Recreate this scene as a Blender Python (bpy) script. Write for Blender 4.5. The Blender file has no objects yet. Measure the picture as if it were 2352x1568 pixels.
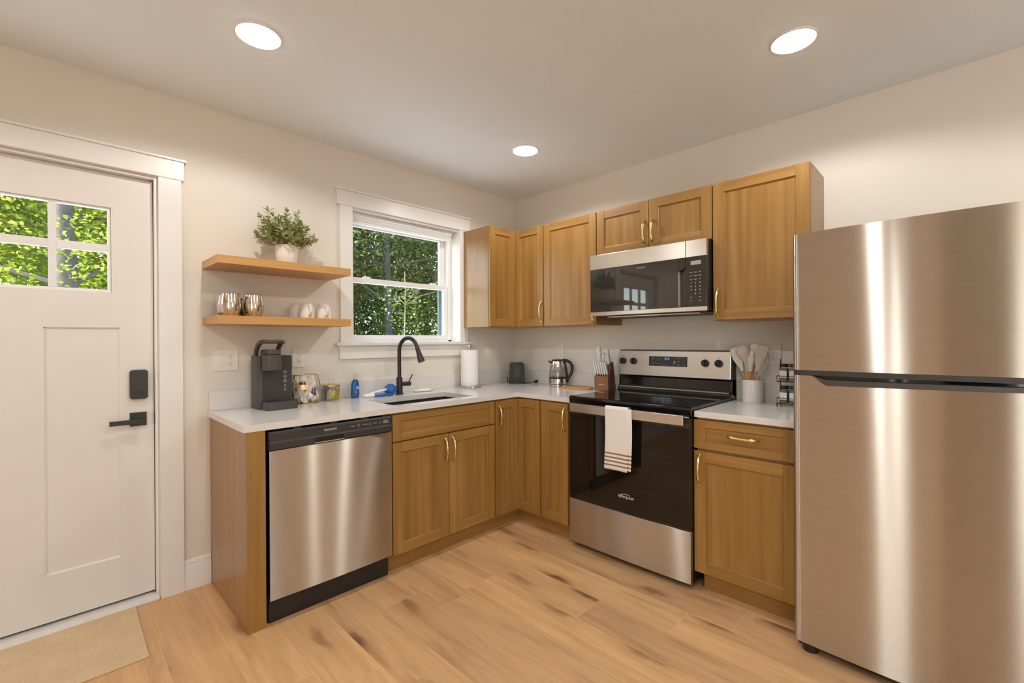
import bpy, bmesh, math, random
from mathutils import Vector, Matrix
random.seed(7)
PI = math.pi
SC = bpy.context.scene
COL = SC.collection

# ------------------------------------------------------------------ camera, world, sun, exposure
CAM = (-2.9065, -2.8195, 1.2621)
YAW, PITCH, ROLL, FPX = math.radians(45.434), math.radians(-0.115), math.radians(-0.343), 1043.46
cd = bpy.data.cameras.new('camera')
cam = bpy.data.objects.new('camera', cd)
COL.objects.link(cam)
cd.sensor_width = 36.0
cd.lens = FPX / 2352 * 36.0
cd.clip_start = 0.02
cd.clip_end = 200
_f = Vector((math.cos(PITCH) * math.sin(YAW), math.cos(PITCH) * math.cos(YAW), math.sin(PITCH)))
_r = Vector((math.cos(YAW), -math.sin(YAW), 0))
_u = _r.cross(_f)
_r2 = _r * math.cos(ROLL) + _u * math.sin(ROLL)
_u2 = -_r * math.sin(ROLL) + _u * math.cos(ROLL)
cam.matrix_world = Matrix(((_r2.x, _u2.x, -_f.x, CAM[0]), (_r2.y, _u2.y, -_f.y, CAM[1]), (_r2.z, _u2.z, -_f.z, CAM[2]), (0, 0, 0, 1)))
SC.camera = cam

SC.view_settings.view_transform = 'Standard'
SC.view_settings.look = 'None'
SC.view_settings.gamma = 1.0
SC.view_settings.use_curve_mapping = False
SC.view_settings.exposure = -0.41
SC.cycles.max_bounces = 10
SC.cycles.diffuse_bounces = 6
SC.cycles.transparent_max_bounces = 16
SC.cycles.sample_clamp_indirect = 6.0
SC.cycles.caustics_reflective = False
SC.cycles.caustics_refractive = False

world = bpy.data.worlds.new('sky')
SC.world = world
world.use_nodes = True
wn, wl = world.node_tree.nodes, world.node_tree.links
sky = wn.new('ShaderNodeTexSky')
sky.sky_type = 'NISHITA'
sky.sun_disc = False
sky.sun_elevation = math.radians(42)
sky.sun_rotation = math.radians(280)
wn['Background'].inputs['Strength'].default_value = 1.0
wl.new(sky.outputs[0], wn['Background'].inputs['Color'])

sd = bpy.data.lights.new('sun', 'SUN')
sd.energy = 23.0
sd.angle = math.radians(0.6)
sd.color = (1.0, 0.95, 0.85)
sun = bpy.data.objects.new('sun', sd)
COL.objects.link(sun)
sun.rotation_euler = Vector((0.75, -0.09, -0.655)).to_track_quat('-Z', 'Y').to_euler()
sun.location = (-8, 3, 9)

LAMP = 22.5                       # watts of each recessed ceiling lamp
GLOW = 24.0                       # radiance of the lamps' diffusers
LAMP_COL = (1.0, 0.98, 0.94)

# ------------------------------------------------------------------ materials
def srgb(r, g, b):
    def c(x):
        x /= 255.0
        return x / 12.92 if x <= 0.04045 else ((x + 0.055) / 1.055) ** 2.4
    return (c(r), c(g), c(b), 1.0)

class NT:
    def __init__(s, name):
        s.m = bpy.data.materials.new(name)
        s.m.use_nodes = True
        s.n, s.l = s.m.node_tree.nodes, s.m.node_tree.links
        s.b = s.n['Principled BSDF']
        s.out = s.n['Material Output']
    def node(s, t, **kw):
        nd = s.n.new(t)
        for k, v in kw.items():
            if k.startswith('i_'):
                k = k[2:]
                k = int(k) if k.isdigit() else k.replace('_', ' ')
                nd.inputs[k].default_value = v
            else:
                setattr(nd, k, v)
        return nd
    def link(s, a, b):
        s.l.new(a, b)
    def set(s, **kw):
        for k, v in kw.items():
            s.b.inputs[k.replace('_', ' ')].default_value = v
        return s
    def pos(s, scale, rot=(0, 0, 0), loc=(0, 0, 0), which='world'):
        if which == 'world':
            src = s.node('ShaderNodeNewGeometry').outputs['Position']
        else:
            src = s.node('ShaderNodeTexCoord').outputs['Object']
        mp = s.node('ShaderNodeMapping')
        mp.inputs['Scale'].default_value = scale
        mp.inputs['Rotation'].default_value = rot
        mp.inputs['Location'].default_value = loc
        s.link(src, mp.inputs['Vector'])
        return mp.outputs[0]
    def ramp(s, fac, stops):
        r = s.node('ShaderNodeValToRGB')
        el = r.color_ramp.elements
        while len(el) < len(stops):
            el.new(0.5)
        for e, (p, c) in zip(el, stops):
            e.position = p
            e.color = c
        s.link(fac, r.inputs[0])
        return r.outputs[0]
    def noise(s, vec, scale=1.0, detail=3.0, rough=0.5, dist=0.0):
        n = s.node('ShaderNodeTexNoise')
        n.inputs['Scale'].default_value = scale
        n.inputs['Detail'].default_value = detail
        n.inputs['Roughness'].default_value = rough
        n.inputs['Distortion'].default_value = dist
        s.link(vec, n.inputs['Vector'])
        return n.outputs['Fac']
    def mix(s, fac, a, b, mode='MIX'):
        m = s.node('ShaderNodeMix', data_type='RGBA', blend_type=mode)
        for sock, v in ((m.inputs[0], fac), (m.inputs[6], a), (m.inputs[7], b)):
            if hasattr(v, 'links'):
                s.link(v, sock)
            else:
                sock.default_value = v
        return m.outputs[2]
    def bump(s, h, strength=0.1, dist=0.002):
        b = s.node('ShaderNodeBump')
        b.inputs['Strength'].default_value = strength
        b.inputs['Distance'].default_value = dist
        s.link(h, b.inputs['Height'])
        s.link(b.outputs[0], s.b.inputs['Normal'])

MATS = {}
def simple(name, col, rough=0.5, metal=0.0, spec=0.5, var=0.04, scale=30, bump=0.0, coat=0.0):
    t = NT(name)
    t.set(Roughness=rough, Metallic=metal)
    t.b.inputs['Specular IOR Level'].default_value = spec
    t.b.inputs['Coat Weight'].default_value = coat
    nz = t.noise(t.pos((1, 1, 1)), scale, 3)
    a = tuple(c * (1 - var) for c in col[:3]) + (1,)
    b = tuple(min(1, c * (1 + var)) for c in col[:3]) + (1,)
    t.link(t.ramp(nz, [(0.3, a), (0.7, b)]), t.b.inputs['Base Color'])
    if bump:
        t.bump(nz, bump)
    MATS[name] = t.m
    return t.m

simple('wall_paint', (0.795, 0.735, 0.66, 1), 0.65, var=0.01, scale=220, bump=0.03)
simple('ceiling_paint', (0.835, 0.905, 0.96, 1), 0.85, var=0.01, scale=200)
simple('trim_white', (0.85, 0.83, 0.80, 1), 0.32, var=0.008, scale=8)
simple('door_white', (0.80, 0.765, 0.725, 1), 0.36, var=0.008, scale=6)
simple('vinyl_white', (0.84, 0.84, 0.84, 1), 0.35, var=0.01)
simple('plate_white', (0.85, 0.80, 0.74, 1), 0.3, var=0.01)
simple('slot_dark', (0.05, 0.045, 0.04, 1), 0.5)
simple('matte_black', (0.022, 0.021, 0.021, 1), 0.42, var=0.1)
simple('lock_black', (0.035, 0.034, 0.034, 1), 0.38, var=0.08)
simple('plastic_black', (0.018, 0.017, 0.017, 1), 0.35, var=0.1)
simple('coffee_grey', (0.062, 0.056, 0.053, 1), 0.42, var=0.05, scale=60)
simple('toaster_grey', (0.030, 0.028, 0.027, 1), 0.5, spec=0.35)
simple('coffee_dark', (0.036, 0.033, 0.031, 1), 0.5, var=0.05, scale=60)
simple('black_gloss', (0.008, 0.007, 0.007, 1), 0.06, spec=0.6, var=0.1)
simple('oven_glass', (0.012, 0.009, 0.007, 1), 0.02, spec=0.45, var=0.1)
simple('mw_glass', (0.030, 0.028, 0.026, 1), 0.02, spec=0.8, var=0.05)
simple('mw_panel', (0.036, 0.032, 0.029, 1), 0.14, spec=0.5, var=0.05)
simple('seam_dark', (0.03, 0.02, 0.012, 1), 0.6)
simple('sink_dark', (0.045, 0.036, 0.032, 1), 0.4, var=0.12, scale=80)
simple('brass', (0.80, 0.58, 0.26, 1), 0.26, metal=1.0, var=0.05)
simple('gold_wire', (0.82, 0.60, 0.28, 1), 0.3, metal=1.0, var=0.05)
simple('gold_lid', (0.76, 0.55, 0.26, 1), 0.35, metal=1.0, var=0.08)
simple('chrome', (0.75, 0.72, 0.68, 1), 0.12, metal=1.0, var=0.03)
simple('ceramic_white', (0.82, 0.78, 0.74, 1), 0.22, var=0.01, coat=0.3)
simple('pot_white', (0.82, 0.77, 0.72, 1), 0.45, var=0.02)
simple('paper_white', (0.90, 0.88, 0.86, 1), 0.9, var=0.03, scale=160, bump=0.08)
simple('cloth_white', (0.86, 0.82, 0.78, 1), 0.95, var=0.05, scale=260, bump=0.2)
simple('label_white', (0.86, 0.85, 0.84, 1), 0.6, var=0.05, scale=120)
simple('lettering_pale', (0.75, 0.73, 0.70, 1), 0.4)
simple('lettering_grey', (0.40, 0.37, 0.34, 1), 0.5)
simple('soap_blue', (0.005, 0.10, 0.36, 1), 0.2, var=0.1, coat=0.4)
simple('soap_cap', (0.62, 0.58, 0.50, 1), 0.25, var=0.1)
simple('mark_pale_blue', (0.16, 0.46, 0.72, 1), 0.4)
simple('mark_cream', (0.82, 0.80, 0.55, 1), 0.4)
simple('brush_blue', (0.005, 0.12, 0.48, 1), 0.25, var=0.15, coat=0.3)
simple('plastic_white', (0.84, 0.82, 0.82, 1), 0.35, var=0.03)
simple('pod_white', (0.82, 0.77, 0.72, 1), 0.5, var=0.04)
simple('pod_brown', (0.14, 0.06, 0.05, 1), 0.45, var=0.2)
simple('pod_plum', (0.13, 0.05, 0.08, 1), 0.4, var=0.2)
simple('packet_yellow', (0.75, 0.60, 0.06, 1), 0.5, var=0.1)
simple('packet_white', (0.80, 0.77, 0.70, 1), 0.6, var=0.05)
simple('packet_brown', (0.28, 0.13, 0.09, 1), 0.6, var=0.15)
simple('silicone_beige', (0.60, 0.49, 0.38, 1), 0.5, var=0.04)
simple('silicone_grey', (0.66, 0.61, 0.55, 1), 0.5, var=0.04)
simple('spice_green', (0.17, 0.15, 0.07, 1), 0.5, var=0.3, scale=300)
simple('spice_dark', (0.06, 0.05, 0.035, 1), 0.5, var=0.3, scale=300)
simple('siding_teal', (0.028, 0.060, 0.075, 1), 0.6, var=0.1)
simple('threshold_white', (0.78, 0.75, 0.72, 1), 0.5, var=0.04)
simple('bark', (0.075, 0.068, 0.062, 1), 0.9, var=0.4, scale=18, bump=0.6)
simple('bark_pale', (0.24, 0.21, 0.17, 1), 0.9, var=0.3, scale=18, bump=0.5)
simple('bounce_pale', (0.82, 0.81, 0.79, 1), 0.9, var=0.15, scale=40)
simple('bounce_pale_rear', (0.82, 0.81, 0.79, 1), 0.9, var=0.1, scale=4)
simple('added_panel_dark', (0.03, 0.02, 0.015, 1), 0.5, var=0.1)
simple('soil', (0.05, 0.035, 0.02, 1), 0.9, var=0.4)

def wood(name, dark, mid, light, axis, fine=26.0, rough=0.38, coat=0.15):
    """straight grained wood; axis = 'z' (vertical grain) or 'h' (horizontal grain)"""
    t = NT(name)
    if axis == 'z':
        sc, sc2 = (fine, fine, 0.9), (5.0, 5.0, 0.55)
    else:
        sc, sc2 = (0.9, 0.9, fine), (0.55, 0.55, 5.0)
    n1 = t.noise(t.pos(sc), 1.0, 5, 0.6, 0.3)
    n2 = t.noise(t.pos(sc2), 1.0, 2, 0.5, 0.8)
    a = t.ramp(n1, [(0.30, dark), (0.5, mid), (0.72, light)])
    b = t.ramp(n2, [(0.30, (0.88, 0.85, 0.80, 1)), (0.65, (1.06, 1.05, 1.04, 1))])
    t.link(t.mix(0.85, a, b, 'MULTIPLY'), t.b.inputs['Base Color'])
    t.set(Roughness=rough)
    t.b.inputs['Coat Weight'].default_value = coat
    t.b.inputs['Coat Roughness'].default_value = 0.3
    t.bump(n1, 0.05, 0.0008)
    MATS[name] = t.m

wood('cabinet_wood', (0.282, 0.140, 0.033, 1), (0.352, 0.186, 0.048, 1), (0.425, 0.236, 0.068, 1), 'z')
wood('cabinet_wood_rail', (0.282, 0.140, 0.033, 1), (0.352, 0.186, 0.048, 1), (0.425, 0.236, 0.068, 1), 'h')
wood('panel_wood', (0.285, 0.150, 0.052, 1), (0.345, 0.190, 0.070, 1), (0.40, 0.23, 0.095, 1), 'z', rough=0.3, coat=0.12)
wood('shelf_wood', (0.47, 0.235, 0.062, 1), (0.58, 0.315, 0.092, 1), (0.66, 0.385, 0.13, 1), 'h', fine=34, rough=0.42)
wood('board_wood', (0.46, 0.24, 0.07, 1), (0.56, 0.31, 0.10, 1), (0.63, 0.37, 0.14, 1), 'h', fine=50, rough=0.45)
wood('block_wood', (0.085, 0.025, 0.008, 1), (0.14, 0.045, 0.016, 1), (0.19, 0.068, 0.027, 1), 'z', fine=50, rough=0.4)
wood('block_front_wood', (0.20, 0.085, 0.038, 1), (0.27, 0.118, 0.055, 1), (0.33, 0.15, 0.075, 1), 'z', fine=50, rough=0.4)
wood('utensil_wood', (0.50, 0.25, 0.09, 1), (0.60, 0.32, 0.13, 1), (0.66, 0.38, 0.17, 1), 'z', fine=60, rough=0.5)

def floor_mat():
    t = NT('oak_floor')
    g = t.node('ShaderNodeNewGeometry').outputs['Position']
    sep = t.node('ShaderNodeSeparateXYZ')
    t.link(g, sep.inputs[0])
    def math_(op, a, b):
        m = t.node('ShaderNodeMath', operation=op)
        for i, v in enumerate((a, b)):
            if v is None:
                continue
            if hasattr(v, 'links'):
                t.link(v, m.inputs[i])
            else:
                m.inputs[i].default_value = v
        return m.outputs[0]
    PW, PL = 0.194, 1.52
    row = math_('DIVIDE', math_('ADD', sep.outputs[0], 0.655 + PW * 40), PW)
    rid = math_('FLOOR', row, None)
    rfr = math_('FRACT', row, None)
    wn_ = t.node('ShaderNodeTexWhiteNoise', noise_dimensions='1D')
    t.link(rid, wn_.inputs['W'])
    col = math_('ADD', math_('DIVIDE', math_('ADD', sep.outputs[1], 20.0), PL), wn_.outputs['Value'])
    cid = math_('FLOOR', col, None)
    cfr = math_('FRACT', col, None)
    pid = math_('ADD', math_('MULTIPLY', rid, 17.31), math_('MULTIPLY', cid, 5.77))
    wp = t.node('ShaderNodeTexWhiteNoise', noise_dimensions='1D')
    t.link(pid, wp.inputs['W'])
    # per-plank shifted coordinates
    cmb = t.node('ShaderNodeCombineXYZ')
    t.link(math_('ADD', sep.outputs[0], math_('MULTIPLY', pid, 0.731)), cmb.inputs[0])
    t.link(math_('ADD', sep.outputs[1], math_('MULTIPLY', pid, 1.37)), cmb.inputs[1])
    def mapped(scale):
        mp = t.node('ShaderNodeMapping')
        mp.inputs['Scale'].default_value = scale
        t.link(cmb.outputs[0], mp.inputs['Vector'])
        return mp.outputs[0]
    fine = t.noise(mapped((60, 3.4, 1)), 1.0, 4, 0.6, 0.5)
    broad = t.noise(mapped((9, 0.9, 1)), 1.0, 3, 0.55, 1.2)
    base = t.ramp(fine, [(0.25, srgb(214, 168, 120)), (0.55, srgb(223, 180, 133)), (0.85, srgb(230, 189, 144))])
    tone = t.ramp(broad, [(0.28, (0.70, 0.66, 0.63, 1)), (0.50, (0.98, 0.97, 0.96, 1)), (0.72, (1.10, 1.09, 1.06, 1))])
    c = t.mix(0.9, base, tone, 'MULTIPLY')
    plank = t.ramp(wp.outputs['Value'], [(0.0, (0.86, 0.84, 0.83, 1)), (0.5, (0.98, 0.96, 0.95, 1)), (1.0, (1.06, 1.04, 0.98, 1))])
    c = t.mix(1.0, c, plank, 'MULTIPLY')
    wob = t.noise(mapped((14, 6, 1)), 1.0, 3, 0.6)
    kv = t.node('ShaderNodeVectorMath', operation='MULTIPLY_ADD')
    t.link(mapped((6.2, 1.75, 1)), kv.inputs[0])
    kv.inputs[1].default_value = (1, 1, 0)
    wv = t.node('ShaderNodeCombineXYZ')
    t.link(math_('MULTIPLY', wob, 0.45), wv.inputs[0])
    t.link(math_('MULTIPLY', wob, 0.30), wv.inputs[1])
    t.link(wv.outputs[0], kv.inputs[2])
    vo = t.node('ShaderNodeTexVoronoi', voronoi_dimensions='2D')
    vo.inputs['Scale'].default_value = 1.0
    t.link(kv.outputs[0], vo.inputs['Vector'])
    vs_ = t.node('ShaderNodeSeparateColor')
    t.link(vo.outputs['Color'], vs_.inputs[0])
    gate = math_('MULTIPLY', math_('GREATER_THAN', vs_.outputs[0], 0.40), vs_.outputs[1])
    halo = t.ramp(vo.outputs['Distance'], [(0.08, (1, 1, 1, 1)), (0.55, (0, 0, 0, 1))])
    core = t.ramp(vo.outputs['Distance'], [(0.06, (1, 1, 1, 1)), (0.21, (0, 0, 0, 1))])
    c = t.mix(math_('MULTIPLY', math_('MULTIPLY', halo, gate), 0.62), c, srgb(176, 128, 88))
    c = t.mix(math_('MULTIPLY', math_('MULTIPLY', core, gate), 0.95), c, srgb(112, 74, 50))
    # seams, painted pale like the highlight on plank bevels
    e1 = math_('MINIMUM', rfr, math_('SUBTRACT', 1.0, rfr))
    e2 = math_('MINIMUM', cfr, math_('SUBTRACT', 1.0, cfr))
    s1 = math_('LESS_THAN', e1, 0.0060)
    s2 = math_('LESS_THAN', e2, 0.0010)
    seam = math_('MAXIMUM', s1, s2)
    c = t.mix(math_('MULTIPLY', seam, 0.5), c, srgb(240, 202, 150))
    t.link(c, t.b.inputs['Base Color'])
    t.link(t.ramp(fine, [(0.3, (0.36, 0.36, 0.36, 1)), (0.7, (0.46, 0.46, 0.46, 1))]), t.b.inputs['Roughness'])
    t.bump(math_('SUBTRACT', math_('MULTIPLY', fine, 0.25), seam), 0.12, 0.001)
    t.b.inputs['Specular IOR Level'].default_value = 0.4
    MATS['oak_floor'] = t.m
floor_mat()

def steel(name, col, rough, aniso=0.85, streak=0.06):
    t = NT(name)
    t.set(Metallic=1.0, Roughness=rough)
    t.b.inputs['Anisotropic'].default_value = aniso
    t.b.inputs['Anisotropic Rotation'].default_value = 0.25
    tg = t.node('ShaderNodeTangent', direction_type='UV_MAP', uv_map='UVMap')
    t.link(tg.outputs[0], t.b.inputs['Tangent'])
    n1 = t.noise(t.pos((2, 2, 900)), 1.0, 2, 0.5)
    a = tuple(c * (1 - streak) for c in col) + (1,)
    b = tuple(min(1, c * (1 + streak)) for c in col) + (1,)
    t.link(t.ramp(n1, [(0.3, a), (0.7, b)]), t.b.inputs['Base Color'])
    # faint waviness of sheet metal
    n2 = t.noise(t.pos((5.0, 5.0, 0.7)), 1.0, 1, 0.4)
    t.bump(n2, 0.09, 0.012)
    MATS[name] = t.m
def brushed(name, col, rough, aniso, rot=0.0):
    t = NT(name)
    g = t.node('ShaderNodeBsdfAnisotropic')
    g.inputs['Roughness'].default_value = rough
    g.inputs['Anisotropy'].default_value = aniso
    g.inputs['Rotation'].default_value = rot
    tg = t.node('ShaderNodeTangent', direction_type='UV_MAP', uv_map='UVMap')
    t.link(tg.outputs[0], g.inputs['Tangent'])
    n1 = t.noise(t.pos((2, 2, 900)), 1.0, 2, 0.5)
    a = tuple(c * .95 for c in col) + (1,)
    b = tuple(min(1, c * 1.05) for c in col) + (1,)
    t.link(t.ramp(n1, [(0.3, a), (0.7, b)]), g.inputs['Color'])
    n2 = t.noise(t.pos((5.0, 5.0, 0.5)), 1.0, 1, 0.4)
    bp = t.node('ShaderNodeBump')
    bp.inputs['Strength'].default_value = 0.08
    bp.inputs['Distance'].default_value = 0.012
    t.link(n2, bp.inputs['Height'])
    t.link(bp.outputs[0], g.inputs['Normal'])
    t.link(g.outputs[0], t.out.inputs['Surface'])
    MATS[name] = t.m
brushed('brushed_steel', (0.66, 0.615, 0.56), 0.27, 0.835)
steel('satin_steel', (0.68, 0.65, 0.60), 0.30, aniso=0.6)
steel('tumbler_steel', (0.70, 0.63, 0.56), 0.16, aniso=0.3)

def quartz():
    t = NT('white_quartz')
    n = t.noise(t.pos((1, 1, 1)), 60, 4, 0.6)
    t.link(t.ramp(n, [(0.3, (0.74, 0.71, 0.685, 1)), (0.6, (0.77, 0.745, 0.72, 1))]), t.b.inputs['Base Color'])
    t.set(Roughness=0.14)
    MATS['white_quartz'] = t.m
quartz()

def glass(name, tint=(1, 1, 1), refl=0.10, rough=0.0):
    t = NT(name)
    tr = t.node('ShaderNodeBsdfTransparent')
    tr.inputs[0].default_value = tuple(tint) + (1,)
    gl = t.node('ShaderNodeBsdfGlossy')
    gl.inputs['Roughness'].default_value = rough
    lw = t.node('ShaderNodeLayerWeight')
    lw.inputs['Blend'].default_value = 0.5
    pw = t.node('ShaderNodeMath', operation='POWER')
    pw.inputs[1].default_value = 4.0
    t.link(lw.outputs['Facing'], pw.inputs[0])
    mx = t.node('ShaderNodeMixShader')
    mu = t.node('ShaderNodeMath', operation='MULTIPLY_ADD')
    mu.inputs[1].default_value = 0.55
    mu.inputs[2].default_value = refl
    t.link(pw.outputs[0], mu.inputs[0])
    mu.use_clamp = True
    t.link(mu.outputs[0], mx.inputs[0])
    t.link(tr.outputs[0], mx.inputs[1])
    t.link(gl.outputs[0], mx.inputs[2])
    t.link(mx.outputs[0], t.out.inputs['Surface'])
    MATS[name] = t.m
glass('window_glass', (0.98, 0.99, 0.98), 0.04)
glass('clear_glass', (0.93, 0.92, 0.90), 0.07)

def emis(name, col, strength, base=(0.8, 0.8, 0.8)):
    t = NT(name)
    t.set(Roughness=0.4)
    t.b.inputs['Base Color'].default_value = tuple(base) + (1,)
    t.b.inputs['Emission Color'].default_value = tuple(col) + (1,)
    t.b.inputs['Emission Strength'].default_value = strength
    MATS[name] = t.m
emis('lamp_diffuser', LAMP_COL, GLOW)
emis('clock_digits', (0.10, 0.30, 1.0), 2.2, (0.02, 0.05, 0.2))

def leaf_mat(name, dark, mid, light, transl=0.45, scale=2.2, spec=0.3):
    t = NT(name)
    n = t.noise(t.pos((1, 1, 1)), scale, 6, 0.75)
    c = t.ramp(n, [(0.32, dark), (0.5, mid), (0.68, light)])
    df = t.node('ShaderNodeBsdfDiffuse')
    tl = t.node('ShaderNodeBsdfTranslucent')
    gl = t.node('ShaderNodeBsdfGlossy')
    gl.inputs['Roughness'].default_value = 0.35
    t.link(c, df.inputs[0])
    t.link(c, tl.inputs[0])
    m1 = t.node('ShaderNodeMixShader')
    m1.inputs[0].default_value = transl
    t.link(df.outputs[0], m1.inputs[1])
    t.link(tl.outputs[0], m1.inputs[2])
    m2 = t.node('ShaderNodeMixShader')
    m2.inputs[0].default_value = 0.06 * spec / 0.3
    t.link(m1.outputs[0], m2.inputs[1])
    t.link(gl.outputs[0], m2.inputs[2])
    t.link(m2.outputs[0], t.out.inputs['Surface'])
    MATS[name] = t.m
leaf_mat('leaves_deep', (0.035, 0.055, 0.016, 1), (0.10, 0.145, 0.036, 1), (0.25, 0.31, 0.09, 1), 0.4, 3.0)
leaf_mat('leaves_mid', (0.05, 0.08, 0.018, 1), (0.16, 0.22, 0.045, 1), (0.38, 0.43, 0.13, 1), 0.45, 3.0)
leaf_mat('leaves_bright', (0.14, 0.21, 0.01, 1), (0.36, 0.46, 0.03, 1), (0.68, 0.74, 0.14, 1), 0.5, 3.0)
leaf_mat('leaves_sage', (0.20, 0.23, 0.075, 1), (0.44, 0.47, 0.21, 1), (0.76, 0.75, 0.48, 1), 0.25, 70.0)
leaf_mat('grass_green', (0.05, 0.09, 0.02, 1), (0.12, 0.18, 0.04, 1), (0.22, 0.26, 0.08, 1), 0.0, 3.0)

def jute():
    t = NT('jute_mat')
    w = t.noise(t.pos((90, 260, 1)), 1.0, 3, 0.7)
    n = t.noise(t.pos((1, 1, 1)), 9, 3)
    c = t.ramp(w, [(0.3, srgb(206, 180, 140)), (0.7, srgb(238, 215, 178))])
    t.link(t.mix(0.5, c, t.ramp(n, [(0.35, (0.88, 0.86, 0.84, 1)), (0.65, (1.06, 1.05, 1.03, 1))]), 'MULTIPLY'), t.b.inputs['Base Color'])
    t.set(Roughness=0.95)
    t.bump(w, 0.5, 0.003)
    MATS['jute_mat'] = t.m
jute()

def towel_mat():
    t = NT('striped_towel')
    tc = t.node('ShaderNodeTexCoord')
    sep = t.node('ShaderNodeSeparateXYZ')
    t.link(tc.outputs['Object'], sep.inputs[0])
    wave = t.node('ShaderNodeMath', operation='SINE')
    mul = t.node('ShaderNodeMath', operation='MULTIPLY')
    mul.inputs[1].default_value = 2 * PI / 0.0215
    t.link(sep.outputs[2], mul.inputs[0])
    t.link(mul.outputs[0], wave.inputs[0])
    gt = t.node('ShaderNodeMath', operation='GREATER_THAN')
    gt.inputs[1].default_value = 0.25
    t.link(wave.outputs[0], gt.inputs[0])
    rng = t.node('ShaderNodeMath', operation='LESS_THAN')
    rng.inputs[1].default_value = -0.245
    t.link(sep.outputs[2], rng.inputs[0])
    rng2 = t.node('ShaderNodeMath', operation='GREATER_THAN')
    rng2.inputs[1].default_value = -0.335
    t.link(sep.outputs[2], rng2.inputs[0])
    a = t.node('ShaderNodeMath', operation='MULTIPLY')
    t.link(gt.outputs[0], a.inputs[0])
    t.link(rng.outputs[0], a.inputs[1])
    b = t.node('ShaderNodeMath', operation='MULTIPLY')
    t.link(a.outputs[0], b.inputs[0])
    t.link(rng2.outputs[0], b.inputs[1])
    t.link(t.mix(b.outputs[0], (0.84, 0.80, 0.77, 1), srgb(150, 118, 84)), t.b.inputs['Base Color'])
    t.set(Roughness=0.95)
    t.bump(t.noise(t.pos((1, 1, 1)), 400, 2), 0.25, 0.001)
    MATS['striped_towel'] = t.m
towel_mat()

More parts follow.
